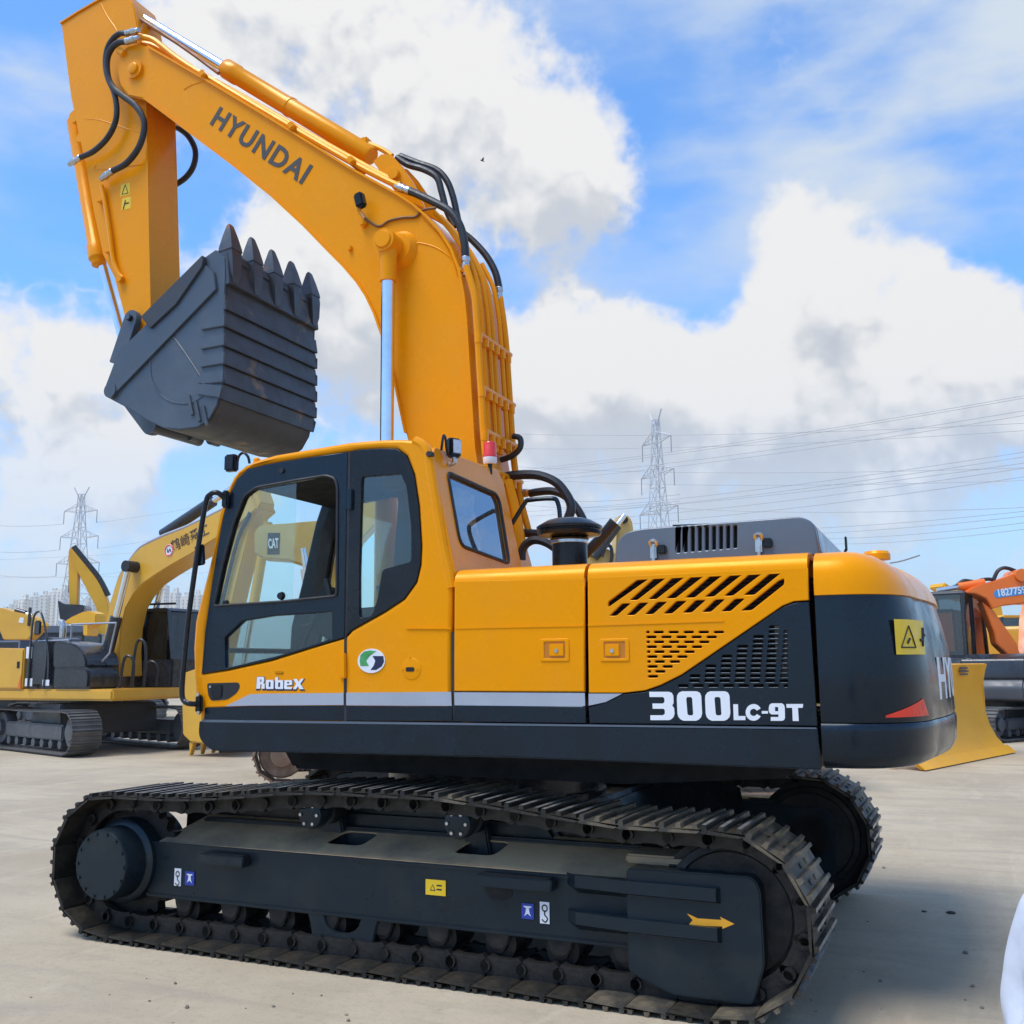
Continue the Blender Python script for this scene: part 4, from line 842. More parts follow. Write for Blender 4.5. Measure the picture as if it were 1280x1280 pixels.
bead([(500, 306), (525, 304), (548, 311), (566, 325), (579, 340)], BS, boom); bead([(230, 112), (240, 106), (258, 101)], BS, boom); bead([(530, 275), (552, 298), (566, 325), (572, 345)], BS+.0, boom)
pv = SY(170, 88, BS); fin('pin_boss', cyl((pv[0], YC-BH-.03, pv[1]), (pv[0], BS+.03, pv[1]), .085, n=24, b=.008), YEL, boom)
fin('pin_cover', lathe([(0, .05), (.02, .05), (.025, .04)], (pv[0], BS+.028, pv[1]), (0, 1, 0), 20), YEL, boom)
p0 = SY(262, 155.5, BS); p1 = SY(377, 231, BS)
SPACE[0] = 1.14; text('lettering', 'HYUNDAI', (p0[0], BS+.003, p0[1]), (p1[0], BS+.003, p1[1]), .175, (0, 1, 0), mat('dark_print', (.055, .050, .045), .5), boom, .026); SPACE[0] = 1.0
# boom cylinders
for s in (1, -1):
    y = YC+s*.395; e = Vector((SY(485.5, 304, .315)[0], y, SY(485.5, 304, .315)[1])); f = Vector((SY(483.5, 548, .315)[0], y, SY(483.5, 548, .315)[1])); d = (f-e).normalized()
    rod = fin('cylinder_rod', cyl(e+d*.26, e+d*2.6, .050, n=24), CHROME, HERO)
    fin('rod_eye', cyl(e+d*.05, e+d*.30, .070, .062, 20, b=.01), YEL, rod)
    ye, yo = YC+s*(BH-.01), YC+s*.475
    fin('pin_boss', cyl((e.x, ye, e.z), (e.x, yo, e.z), .088, n=28, b=.008), YEL, rod); fin('pin_cap', lathe([(0, .062), (.006, .066), (.014, .060), (.015, .01)], (e.x, yo, e.z), (0, s, 0), 24), YEL, rod)
    fin('pin_collar', lathe([(0, .15), (.01, .145), (.05, .11), (.055, .05)], (e.x-.03, YC+s*BH, e.z-.01), (0, s, 0), 30), YEL, rod)
    fin('cylinder_barrel', cyl(e+d*1.75, e+d*3.0, .082, n=24, b=.01), YEL, HERO)
# arm cylinder on top of the boom
A0 = Vector((*SY(283, 86, YC),)); A1 = Vector((*SY(452, 188, YC),)); v3 = lambda q, y=YC: Vector((q[0], y, q[1]))
ax = (A1-A0).normalized(); Lb = (A1-A0).length
bar = fin('cylinder_barrel', lathe([(-.01, .02), (-.01, .076), (.01, .088), (.15, .088), (.165, .080), (Lb*.48, .080), (Lb*.485, .086), (Lb*.50, .086), (Lb*.505, .080), (Lb+.10, .080), (Lb+.12, .07)], v3(A0), v3(ax, 0), 28), YEL, HERO)
fin('cylinder_rod', cyl(v3(A0), v3(A0-ax*1.75), .047, n=20), CHROME, HERO)
fin('rod_side_pipe', tube([v3(A0+Vector((.0, -.10)), YC+.10), v3(A0-ax*.6+Vector((-.02, -.07)), YC+.10), v3(A0-ax*1.6+Vector((-.03, -.05)), YC+.10)], .018, 6, 3), mat('brown_pipe', (.30, .13, .06), .6), bar)  # slim brown pipe running beside the rod
ear = BP([(470, 205), (480, 196), (492, 196), (505, 210), (520, 232), (536, 266), (500, 246)], YC+.1)
for y in (YC-.13, YC+.13): fin('cylinder_bracket', prism(ear, y-.02, y+.02, .006), YEL, boom)
c = SY(494, 219, YC+.15); fin('bracket_pin', cyl((c[0], YC-.19, c[1]), (c[0], YC+.19, c[1]), .045, n=18, b=.006), YEL, boom)
fin('barrel_port', tube([v3(SY(458, 178, YC)), v3(SY(464, 181, YC)), v3(SY(478, 187, YC)), v3(SY(490, 195, YC))], .022, 8, 3), YEL, bar)
fin('port_block', box(v3(SY(457, 180, YC)), (.07, .08, .09), .01), YEL, bar)
# pipes along the boom
def pipe(L, y, r, m=YEL, parent=boom, nm='hydraulic_pipe', sm=4, n=8):
    return fin(nm, tube([(*SY(a, b, y)[:1], y, SY(a, b, y)[1]) for a, b in L], r, n, sm), m, parent)
pipe([(160, 43), (172, 45), (190, 49), (203, 58), (218, 70), (240, 85), (262, 98), (330, 139), (400, 180), (440, 203), (480, 224), (506, 236)], BS-.02, .026)
pipe([(160, 53), (172, 54), (188, 56), (205, 64), (225, 80), (250, 92), (300, 119), (400, 176), (470, 215), (500, 231)], BS-.12, .026)
for a, b in ((262, 99), (372, 164), (446, 207)): c = SY(a, b, BS-.06); fin('pipe_clamp', box((c[0], BS-.06, c[1]), (.05, .22, .07), .01, Matrix.Rotation(.55, 3, 'Y')), YEL, boom)
# pipes down the back of the boom
RE = BP([(535, 269), (552, 288), (566, 312), (576, 338), (582, 370), (585, 400), (590, 480), (595, 560), (603, 610), (614, 655)], BS)
ys = [BS+.015, BS-.10, BS-.19, BS-.29, BS-.40, BS-.51]
st = [1.0, .0, .0, .0, .0, .9]
for k, y in enumerate(ys):
    off = (.075, .065, .075, .065, .080, .075)[k]
    pts = []
    for i, (x, z) in enumerate(RE):
        if i < 2 and k not in (1, 2, 3): continue
        if i < 1 and k == 3: continue
        if k in (0, 5) and i < (4 if k == 0 else 5): continue
        sl_ = (.9, .7, .35, 0, 0, 0, 0, 0, 0, 0, 0)[i]
        pts.append((x-off*(1-sl_), y, z+off*sl_))
    if k == 0: pts.insert(0, (SY(582.3, 333, y)[0], y, SY(582.3, 333, y)[1]))
    if k == 5: pts.insert(0, (SY(625, 372, y)[0], y, SY(625, 372, y)[1]))
    if k in (2, 3, 4): pts = pts[:-2]
    fin('hydraulic_pipe', tube(pts, (.027, .020, .019, .020, .019, .027)[k], 8, 4), YEL, boom)
for zz, w in ((4.02, 1), (3.62, 1), (3.30, 1), (3.02, 1)):
    for (xa, za), (xb, zb2) in zip(RE, RE[1:]):
        if za >= zz >= zb2:
            t = (za-zz)/(za-zb2); x = xa+(xb-xa)*t
            fin('pipe_clamp', box((x-.08, YC+.0, zz), (.055, .58, .035), .008), YEL, boom)
            for k, y in enumerate(ys): fin('pipe_sleeve', cyl((x-.082, y, zz-.07), (x-.082, y, zz+.0), .030, n=10), YEL, boom)
def hose(L, y, r=.024, parent=boom, nm='hose', y1=None, m=HOSE):
    n = len(L); P = []
    for i, (a, b) in enumerate(L):
        yy = y if y1 is None else y+(y1-y)*i/(n-1); q = SY(a, b, yy); P.append((q[0], yy, q[1]))
    rib = lambda t, N=60: r*(1+.05*math.sin(t*N*3))
    o = fin(nm, tube(P, r, 10, 10), m, parent); return P
def fitting(P, Q, r, parent=boom, L=.14):
    P = Vector(P); Q = Vector(Q); d = (Q-P).normalized()
    fin('hose_fitting', lathe([(-.02, r*.6), (0, r*1.12), (.03, r*1.12), (.035, r*.95), (.05, r*.95), (.055, r*1.15), (L*.7, r*1.15), (L*.72, r*.9), (L, r*.8)], P, d, 12), STEEL, parent)
P = hose([(512, 239), (522, 243), (545, 254), (562, 264), (574, 280), (580, 300), (582, 322)], BS-.02, .030, y1=BS-.03); fitting(P[0], (P[0][0]+.1, P[0][1], P[0][2]+.055), .030); fitting(P[-1], (P[-1][0]+.005, P[-1][1], P[-1][2]-.1), .030)
hose([(496, 197), (510, 206), (530, 212), (546, 222), (552, 240), (558, 262), (568, 284)], YC+.02, .026); hose([(500, 195), (520, 203), (545, 212), (558, 225), (566, 245), (572, 272), (577, 296)], YC-.06, .026)
P = hose([(580, 292), (592, 302), (608, 320), (619, 340), (624, 360)], YC-.24, .028, y1=ys[5]); fitting(P[-1], (P[-1][0]+.005, P[-1][1], P[-1][2]-.1), .028)
# hoses from the foot of the boom to the body
hose([(628, 597), (645, 594), (672, 594), (695, 603), (709, 620), (714, 634), (710, 648), (704, 658)], -.12, .034); hose([(662, 617), (672, 615), (690, 614), (706, 620), (720, 634), (729, 650), (733, 664)], -.34, .030)
P = SY(646, 617, -.34); Q = SY(662, 616, -.34); fin('elbow_pipe', tube([(SY(640, 590, -.34)[0], -.34, SY(640, 590, -.34)[1]), (SY(638, 612, -.34)[0], -.34, SY(638, 612, -.34)[1]), (P[0], -.34, P[1]), (Q[0], -.34, Q[1])], .028, 8, 4), YEL, boom)
fitting((P[0], -.34, P[1]), (Q[0], -.34, Q[1]), .028, L=.12)
hose([(637, 663), (652, 666), (668, 667), (690, 668), (720, 672)], -.30, .032); hose([(652, 700), (653, 688), (659, 679), (670, 675), (686, 680), (705, 694)], .05, .030)
hose([(722, 702), (735, 689), (748, 676), (760, 662), (768, 652)], -.55, .040)
hose([(641, 545), (650, 548), (650, 560), (640, 570), (626, 575)], -.20, .022)
fin('stub_pipe', tube([(SY(630, 600, 0)[0], -.05, SY(630, 600, 0)[1]), (SY(640, 640, 0)[0], -.05, SY(640, 640, 0)[1]), (SY(646, 690, 0)[0], -.05, SY(646, 690, 0)[1])], .045, 8, 4), YEL, boom)
fin('boom_foot', prism(BP([(600, 590), (628, 600), (640, 640), (652, 712), (560, 712), (560, 600)], YC), YC-.20, YC+.20, .02), YEL, boom)
# lamp on the boom with its cable
c = SY(449.5, 250, BS+.10); lm = fin('work_lamp', box((c[0], BS+.09, c[1]), (.075, .07, .12), .014, Matrix.Rotation(.25, 3, 'Y')), BLKP, HERO)
c2 = SY(449, 266, BS+.06); fin('lamp_bracket', tube([(c[0]+.005, BS+.09, c[1]-.05), (c2[0], BS+.06, c2[1]+.02), (c2[0]-.02, BS, c2[1]-.03)], .016, 6, 3), STEEL, lm)
fin('lamp_cable', tube([(SY(a, b, BS+.01)[0], BS+.012, SY(a, b, BS+.01)[1]) for a, b in ((452, 268), (463, 278), (475, 283), (487, 276), (505, 272), (520, 271), (528, 263), (545, 260))], .010, 6, 5), mat('cable_brown', (.16, .07, .02), .6), lm)
c = SY(456, 281, BS); fin('lamp_bracket', box((c[0], BS+.02, c[1]), (.05, .05, .05), .012), YEL, lm)
c = SY(438.5, 311, BS); fin('cable_clip', box((c[0], BS+.012, c[1]), (.03, .03, .04), .006), YEL, boom)
# ---- arm
ao = BP([(76, 30), (98, 16), (122, 2), (140, -7), (152, -13), (162, -6), (168, 12), (174, 45), (183, 125), (185, 200), (187, 300), (189, 385), (178, 440), (163, 478), (150, 488), (142, 478), (156, 450), (157, 402), (142, 346), (128, 318), (116, 262), (106, 205), (97, 165), (92, 140), (88, 120), (82, 75)], AS)
arm = fin('arm', prism(ao, YC-AH, AS, .010, 2), YEL, HERO, 40)
strip('flange', BP([(174, 45), (183, 125), (185, 200), (187, 300), (189, 385)], AS), YC-AH-.02, AS+.02, .012, YEL, arm, -1)
strip('flange', BP([(76, 30), (98, 16), (122, 2), (140, -7), (152, -13)], AS), YC-AH-.015, AS+.015, .010, YEL, arm, -1)
bead([(126, 4), (134, 20), (146, 38), (150, 52)], AS, arm); bead([(105, 148), (125, 150), (150, 158), (182, 168)], AS, arm, r=.004); bead([(120, 206), (122, 212), (180, 205)], AS, arm, r=.005)
for (a, b), (c_, d_), nm in (((150.5, 246), (163, 228), 'w'), ((152, 263), (164, 245.5), 'p')):
    (x0, z0), (x1, z1) = SY(a, b, AS), SY(c_, d_, AS)
    fin('warning_sticker', prism([(x0, z0), (x1, z0), (x1, z1), (x0, z1)], AS-.002, AS+.002), DECY, arm, None)
    xm, zm, h = (x0+x1)/2, (z0+z1)/2, abs(z1-z0)
    if nm == 'w': fin('warning_mark', tube([(xm-.035, AS+.003, zm-.04), (xm+.035, AS+.003, zm-.04), (xm, AS+.003, zm+.045), (xm-.035, AS+.003, zm-.04)], .004, 4, 0), INK, arm, None)
    else:
        for q in (((-.03, 0), (.02, .0)), ((.01, .03), (.03, -.05))): fin('warning_mark', tube([(xm+q[0][0], AS+.003, zm+q[0][1]), (xm+q[1][0], AS+.003, zm+q[1][1])], .006, 4, 0), INK, arm, None)
# bucket cylinder on the front of the arm
K0, K1, K2, K3 = SY(93, 150, YC), SY(120, 308, YC), SY(129, 334, YC), SY(154, 426, YC)
ax2 = (Vector(K1)-Vector(K0)); Lk = ax2.length
bk = fin('cylinder_barrel', lathe([(0, .05), (.02, .072), (Lk-.02, .072), (Lk, .084), (Lk+.13, .084), (Lk+.15, .07), (Lk+.19, .064), (Lk+.20, .03)], v3(K0), v3(ax2.normalized(), 0), 24), YEL, HERO)
rodd = (Vector(K3)-Vector(K2)).normalized(); fin('cylinder_rod', cyl(v3(K2), v3(K3), .040, n=18), CHROME, HERO)
for a, b, q in ((93, 146, .06), (101, 172, .045)): c = SY(a, b, YC+.15); fin('cylinder_lug', cyl((c[0], YC-.16, c[1]), (c[0], YC+.16, c[1]), q, n=18, b=.006), YEL, bk)
pipe([(127, 232), (131, 252), (137, 290), (141, 322), (147, 340), (153, 348)], AS+.03, .020, YEL, bk); 
for a, b in ((129, 252), (139, 315)): c = SY(a, b, AS); fin('pipe_clamp', box((c[0], AS+.02, c[1]), (.07, .05, .04), .008), YEL, bk)
c = SY(153, 350, AS); fin('pipe_end', cyl((c[0], AS-.02, c[1]), (c[0], AS+.05, c[1]), .032, n=12), YEL, bk)
# hoses from boom to arm
P = hose([(158, 42), (150, 42), (141, 49), (134, 62), (132, 80), (135, 98), (143, 117), (146, 138), (143, 156), (133, 174), (117, 189), (100, 197)], BS+.03, .025, y1=AS+.06); fitting(P[0], (P[0][0]-.1, P[0][1], P[0][2]), .026); fitting(P[-1], (P[-1][0]+.1, P[-1][1], P[-1][2]-.03), .026)
P = hose([(158, 52), (149, 53), (140, 60), (134, 74), (135, 95), (142, 110), (155, 121), (169, 132), (179, 148), (180, 164), (173, 185), (158, 204), (140, 214)], BS+.05, .027, y1=AS+.06); fitting(P[0], (P[0][0]-.1, P[0][1], P[0][2]), .028); fitting(P[-1], (P[-1][0]+.1, P[-1][1], P[-1][2]-.04), .028)
hose([(205, 155), (220, 159), (235, 170), (244, 188), (242, 207), (232, 222), (216, 233)], YC-BH-.06, .027)
c = SY(153, 66, BS); fin('pipe_clamp', box((c[0], BS+.01, c[1]), (.10, .05, .06), .01, Matrix.Rotation(-.6, 3, 'Y')), YEL, boom)
# ---- bucket
YN, YF = .55, -.665
wr_px = [(282, 322), (282.5, 345), (281, 375), (280, 410), (279.5, 450), (278, 480), (272, 506), (262, 524), (248, 534), (225, 537), (204, 535), (184, 525), (165, 513), (148, 504), (131, 495)]
wr = BP(wr_px, YN)
op = BP([(138, 470), (152, 436), (180, 408), (257, 321), (270, 312)], YN)
def inner(L, t):
    out = []
    for i, p in enumerate(L):
        a = Vector(L[max(i-1, 0)]); b = Vector(L[min(i+1, len(L)-1)]); d = (b-a).normalized(); n = Vector((-d.y, d.x)); q = Vector(p)+n*t; out.append((q.x, q.y))
    return out
cen = Vector((sum(p[0] for p in wr+op)/len(wr+op), sum(p[1] for p in wr+op)/len(wr+op)))
inn = inner(wr, .03)
if (Vector(inn[5])-cen).length > (Vector(wr[5])-cen).length: inn = inner(wr, -.03)
bucket = fin('bucket', prism(wr+inn[::-1], YF, YN, .004), BUCKW, HERO, 40)
for y0, y1 in ((YN-.03, YN+.004), (YF-.004, YF+.03)): fin('side_plate', prism(wr+op, y0, y1, .006), BUCK, bucket, 40)
Z2 = (100, 250, 3.7656)
zb2_ = lambda L, y=YN: zpx(L, *Z2, y)
for y0, y1, s in ((YN+.002, YN+.026, 1), (YF-.026, YF-.002, -1)):
    fin('edge_plate', prism(zb2_([(120, 905), (195, 705), (300, 620), (350, 610), (600, 310), (640, 345), (650, 425), (185, 905), (160, 925)]), y0, y1, .005), BUCK, bucket, 40)
    fin('side_cutter', prism(zb2_([(304, 556), (318, 575), (350, 612), (470, 500), (592, 325), (600, 290), (592, 268)]), y0, y1+(.02 if s > 0 else 0), .006), mat('cutter_grey', (.038, .042, .050), .5, 0, None, 3), bucket, 40)
bead([(188, 455), (189, 470), (195, 485), (206, 498), (222, 504), (240, 503), (255, 494)], YN+.004, bucket, BUCK, .008); bead([(217, 421), (236, 448), (252, 473)], YN+.004, bucket, BUCK, .008); bead([(205, 428), (190, 447), (188, 458)], YN+.004, bucket, BUCK, .007)
# overlapping wear bars across the back and their returns on the cheek
def wpt(pyy):
    for (a, b), (c_, d_) in zip(wr_px, wr_px[1:]):
        if b <= pyy <= d_ : t = (pyy-b)/(d_-b); return SY(a+(c_-a)*t, pyy, YN)
    return wr[-1]
bars = [368, 388, 410, 434, 457, 480, 499]
for k, (a, b) in enumerate(zip(bars, bars[1:])):
    A, B = Vector(wpt(a)), Vector(wpt(b-.4)); d = (B-A).normalized(); n = Vector((d.y, -d.x)); 
    if (A+n-cen).length < (A-cen).length: n = -n
    q = [A-n*.004, A+n*.008, B+n*.030, B-n*.004]
    fin('wear_bar', prism([(v.x, v.y) for v in q], YF-.012, YN+.012, .004), BUCKW, bucket)
    if 0 < k:
        back = -n*.23; r2 = [B+n*.024+d*-.10, B+n*.024+d*-.005, B+back*.9+d*-.005, B+back*.9+d*-.10]
        for y0, y1 in ((YN+.003, YN+.022), (YF-.022, YF-.003)): fin('cheek_bar', prism([(v.x, v.y) for v in r2], y0, y1, .006), BUCK, bucket)
for a, b in ((239, 509), (248, 517), (257, 522)):
    fin('heel_gusset', tube([(SY(a-2, b-14, YN)[0], YN+.012, SY(a-2, b-14, YN)[1]), (SY(a+3, b+10, YN)[0], YN+.012, SY(a+3, b+10, YN)[1])], .014, 6, 0), BUCK, bucket)
# scuffed patches of bare clay on the heel
# lip and five teeth
L0 = Vector(SY(282, 322, YN)); T0 = Vector(SY(275, 283, YN)); td = (Vector(SY(279, 330, YN))-Vector(SY(281.5, 375, YN))).normalized()
lipn = Vector((td.y, -td.x)); 
fin('lip_plate', prism([(v.x, v.y) for v in (L0-td*.22-lipn*.026, L0-td*.22+lipn*.026, L0+td*.05+lipn*.010, L0+td*.05-lipn*.022)], YF, YN, .005), BUCKW, bucket)
TOOTH = mat('tooth_steel', (.060, .072, .088), .42, .2, (.21, .085, .030), 3.2, .60, .66, bump=.1, bscale=20)
for k in range(5):
    y = YN-.065-(YN-YF-.13)*k/4; w = .062
    def sec(s, hw, a, b): c_ = L0+td*s; return [(*(c_+lipn*a).to_tuple()[:1], y-hw, (c_+lipn*a).y), ((c_+lipn*a).x, y+hw, (c_+lipn*a).y), ((c_+lipn*b).x, y+hw, (c_+lipn*b).y), ((c_+lipn*b).x, y-hw, (c_+lipn*b).y)]
    ad = fin('tooth_adapter', bev(loft([sec(-.20, .028, -.03, .050), sec(-.12, .050, -.05, .060), sec(.02, w, -.062, .062), sec(.07, w, -.058, .058)]), .008), TOOTH, HERO, 35)
    fin('tooth_tip', bev(loft([sec(.068, w+.006, -.064, .064), sec(.10, w+.002, -.062, .060), sec(.20, w*.72, -.045, .032), sec(.285, w*.42, -.026, .004), sec(.30, w*.28, -.018, -.004)]), .006), TOOTH, ad, 35)
    if k < 4:
        ym = y-(YN-YF-.13)/8
        q = [L0-td*.02, L0+td*.075]
        fin('lip_guard', prism([(v.x, v.y) for v in (L0-td*.02-lipn*.034, L0-td*.02+lipn*.034, L0+td*.06+lipn*.014, L0+td*.06-lipn*.026)], ym-.055, ym+.055, .008), BUCKW, bucket)
# ears, pins, link
for y in (YC+.22, YC-.22):
    fin('bucket_ear', prism(fillet(BP([(150, 478), (158, 466), (172, 486), (196, 512), (203, 530), (196, 544), (184, 544), (160, 512), (150, 498)], y), .04, 4), y-.025, y+.025, .006), BUCK, bucket)
for a, b in ((158, 488), (188, 532)): c = SY(a, b, YC+.3); fin('bucket_pin', cyl((c[0], YC-.30, c[1]), (c[0], YC+.30, c[1]), .055, n=20, b=.006), BUCK, bucket)
for y in (YN, YF): c = SY(141, 489, YN); fin('hinge_boss', cyl((c[0], y-.03, c[1]), (c[0], y+.035, c[1]), .06, n=18, b=.006), BUCK, bucket)
for a, b in ((241, 545), (268, 550)): c = SY(a, b, -.25); fin('lifting_lug', cyl((c[0], -.30, c[1]), (c[0], -.20, c[1]), .05, n=16, b=.008), BUCK, bucket)
lkp = [SY(166, 399, .16), SY(152, 442, .16)]; a, b = Vector(lkp[0]), Vector(lkp[1]); d = (b-a).normalized(); n = Vector((-d.y, d.x)); r_ = .075
lk_ = [a-d*r_*math.cos(t)+n*r_*math.sin(t) for t in [(-math.pi/2)+math.pi*i/10 for i in range(11)]]+[b+d*.1+n*.08, b+d*.1-n*.08]
for y in (.16, -.36): fin('bucket_link', prism([(v.x, v.y) for v in lk_], y-.03, y+.03, .006), BUCK, HERO)
fin('link_pin', cyl((a.x, -.42, a.y), (a.x, .21, a.y), .028, n=14), BLKP, HERO); fin('link_bolt', cyl((a.x, .19, a.y), (a.x, .225, a.y), .024, n=6), BUCK, HERO)
# ------------------------------------------------------------------ other machines in the yard
CYEL = mat('cat_yellow', (.72, .39, .035), .40, 0, (.62, .33, .04), 1.5, .35, .75, coat=.15)
CYEL2 = mat('deep_yellow', (.80, .42, .02), .42, 0, (.70, .35, .02), 1.5, .35, .75)
PALEY = mat('pale_yellow', (.62, .43, .14), .5, 0, (.50, .33, .10), 1.5, .35, .75)
CBLK = mat('machine_black', (.018, .020, .024), .30, 0, (.03, .033, .04), 2, .4, .7, coat=.3)
ORNG = mat('orange_paint', (.90, .19, .012), .38, 0, (.80, .155, .012), 1.5, .35, .75, coat=.15)
CGREY = mat('charcoal_paint', (.065, .070, .080), .45, 0, (.09, .095, .10), 2, .4, .7)
TRKG = mat('track_grey', (.085, .085, .083), .6, .2, (.15, .14, .125), 3, .42, .7, bump=.1, bscale=20)
RUST = mat('rusty_track', (.20, .12, .075), .75, .1, (.33, .23, .16), 4, .4, .68, bump=.2, bscale=25)
GLSB = glass('far_glass', (.34, .40, .42), .11)
def hdg(alpha):
    """heading that runs to the right of the picture, turned alpha degrees towards the camera"""
    a = R(alpha); v = _r0*math.cos(a) - _a*math.sin(a); return math.atan2(v.y, v.x)
class Mach:
    def __init__(s, name, px_, depth, alpha, label, cat='excavator', group=None):
        s.rz = hdg(alpha); s.o = atd(px_, depth); s.root = E(name, s.o, s.rz); tag(s.root, label, cat, group)
        s.M = Matrix.Translation(s.o) @ Matrix.Rotation(s.rz, 4, 'Z'); s.I = s.M.inverted()
        s.hx = Vector((math.cos(s.rz), math.sin(s.rz), 0)); s.hy = Vector((-math.sin(s.rz), math.cos(s.rz), 0))
    def L(s, px_, py_, y=0.0):
        """picture column and row -> local (x, z) on this machine's own fore-and-aft plane y"""
        p = onp(px_, py_, s.hy, s.hy.dot(s.o)+y); q = s.I @ p; return (q.x, q.z)
    def T(s, lst, y=0.0): return [s.L(a, b, y) for a, b in lst]
    def part(s, name, bm, m, parent=None, ang=35): return fin(name, bm, m, parent or s.root, ang)
shoe_cache = {}
def crawler(mc, swing, half, gauge, wid, rr, zc, m, fm, n=38, sides=(1, -1), rollers=True):
    """two tracks: shoes one by one, frames with idler, sprocket and rollers"""
    top = [(half*(1-2*i/10), zc+rr-.02*math.sin(math.pi*i/10)) for i in range(1, 10)]
    prs, tt = walk(track_path(half, rr, zc, top), n, .4); key = (round(tt/n, 4), wid, m.name)
    T_ = Matrix.Rotation(swing, 4, 'Z')
    for sd_ in sides:
        for a, b in prs:
            mid = (a+b)/2; d = (b-a).normalized(); ex = Vector((d.x, 0, d.y)); ez = Vector((-d.y, 0, d.x)); ey = ez.cross(ex)
            mt = T_ @ Matrix(((ex.x, ey.x, ez.x, mid.x), (ex.y, ey.y, ez.y, sd_*gauge), (ex.z, ey.z, ez.z, mid.y), (0, 0, 0, 1)))
            if key not in shoe_cache:
                o = fin('track_shoe', shoe_mesh(tt/n, wid, .022, 3, False), m, mc.root, 25); shoe_cache[key] = o.data
            else: o = bpy.data.objects.new('track_shoe', shoe_cache[key]); COL.objects.link(o); o.parent = mc.root
            o.matrix_local = T_ @ (T_.inverted() @ mt)
        y0, y1 = sorted((sd_*(gauge-.14), sd_*(gauge+.16)))
        fr = mc.part('track_frame', prism([(half*.80, zc-rr*.42), (half*.80, zc+rr*.35), (-half*.80, zc+rr*.35), (-half*.80, zc-rr*.42)], y0, y1, .03), fm); fr.matrix_local = T_
        for k in (-1, 1):
            mc.part('idler_wheel' if k > 0 else 'sprocket', lathe([(0, .04), (0, rr*.80), (.04, rr*.86), (.18, rr*.86), (.22, rr*.80), (.22, rr*.45), (.30, rr*.42), (.31, .02)], (k*half, sd_*(gauge-.11) if sd_ > 0 else sd_*(gauge-.11), zc), (0, sd_, 0), 22), fm, fr)
        if rollers:
            for i in range(7): mc.part('track_roller', cyl((half*.72*(1-2*i/6), y0+.02, zc-rr*.62), (half*.72*(1-2*i/6), y1+.01, zc-rr*.62), rr*.22, n=12), fm, fr)
    cb_ = mc.part('car_body', prism([(half*.45, zc-.1), (half*.38, zc+rr+.12), (-half*.38, zc+rr+.12), (-half*.45, zc-.1)], -gauge+.1, gauge-.1, .03), fm); cb_.matrix_local = T_
    mc.part('swing_ring', cyl((0, 0, zc+rr+.05), (0, 0, zc+rr+.22), .55, n=28), fm)
def thick_poly(L, w):
    """outline of a member that follows the centre line L with widths w"""
    P = [Vector(p) for p in L]; up_, dn = [], []
    for i, p in enumerate(P):
        d = (P[min(i+1, len(P)-1)]-P[max(i-1, 0)]).normalized(); n = Vector((-d.y, d.x)); h = w[i]/2; up_.append(p+n*h); dn.append(p-n*h)
    return [(v.x, v.y) for v in up_]+[(v.x, v.y) for v in reversed(dn)]
def cylp(mc, a, b, y, r, split, mb, parent=None):
    """hydraulic cylinder from a (barrel end) to b, local (x, z)"""
    A = Vector((a[0], y, a[1])); B = Vector((b[0], y, b[1])); c_ = A.lerp(B, split)
    o = mc.part('cylinder_barrel', cyl(A, c_, r, n=14), mb, parent); mc.part('cylinder_rod', cyl(c_, B, r*.55, n=12), CHROME, o if parent is None else parent)
    return o
def simple_bucket(mc, L, y0, y1, m, teeth=4, tip=None, tdir=(0, -1)):
    b_ = mc.part('bucket', prism(L, y0, y1, .03), m)
    if tip:
        d = Vector(tdir).normalized(); n = Vector((-d.y, d.x))
        for k in range(teeth):
            y = y0+.08+(y1-y0-.16)*k/(teeth-1); t = Vector(tip); q = [t+n*.06, t+d*.25+n*.005, t+d*.25-n*.015, t-n*.06]
            mc.part('tooth', prism([(v.x, v.y) for v in q], y-.05, y+.05, .01), m, b_)
    return b_
def cabin(mc, x0, x1, y0, y1, z0, z1, m, frame=None, zs=.42, roof=None, GLSB=GLSB):
    """glazed cab: lower panel, posts, roof and panes"""
    frame = frame or m; zm = z0+(z1-z0)*zs
    c_ = mc.part('cab', prism([(x0, z0), (x0, zm), (x1+.02, zm), (x1, z0)], y0, y1, .04), m)
    mc.part('cab_roof', prism([(x0, z1-.08), (x0+.03, z1), (x1-.25, z1), (x1-.14, z1-.08)], y0, y1, .03), roof or m, c_)
    xm = x0+(x1-x0)*.38; xf = lambda z: x1+.02-(z-zm)/(z1-zm)*.14
    for y in (y0+.04, y1-.04):
        for a, b in (((x0+.04, zm), (x0+.04, z1-.06)), ((xm, zm), (xm, z1-.06)), ((x1-.03, zm), (x1-.19, z1-.06))):
            mc.part('cab_post', tube([(a[0], y, a[1]), (b[0], y, b[1])], .045, 6, 0), frame, c_)
        for q in ([(x0+.08, zm), (xm-.04, zm), (xm-.04, z1-.08), (x0+.08, z1-.08)], [(xm+.04, zm), (x1-.07, zm), (x1-.22, z1-.08), (xm+.04, z1-.08)]): mc.part('window_pane', prism(q, y-.004, y+.004), GLSB, c_, None)
    for x_, x2 in ((x0+.03, x0+.03), (x1-.03, x1-.19)):
        bm = bmesh.new(); bm.faces.new([bm.verts.new(p) for p in ((x_, y0+.08, zm), (x_, y1-.08, zm), (x2, y1-.08, z1-.08), (x2, y0+.08, z1-.08))]); mc.part('window_pane', bm, GLSB, c_, None)
    mc.part('operator_seat', prism([(x0+.25, z0+.4), (x0+.75, z0+.42), (x0+.75, z0+.55), (x0+.45, z0+.56), (x0+.30, z1-.35), (x0+.16, z1-.35)], (y0+y1)/2-.24, (y0+y1)/2+.24, .04), DARK, c_)
    return c_
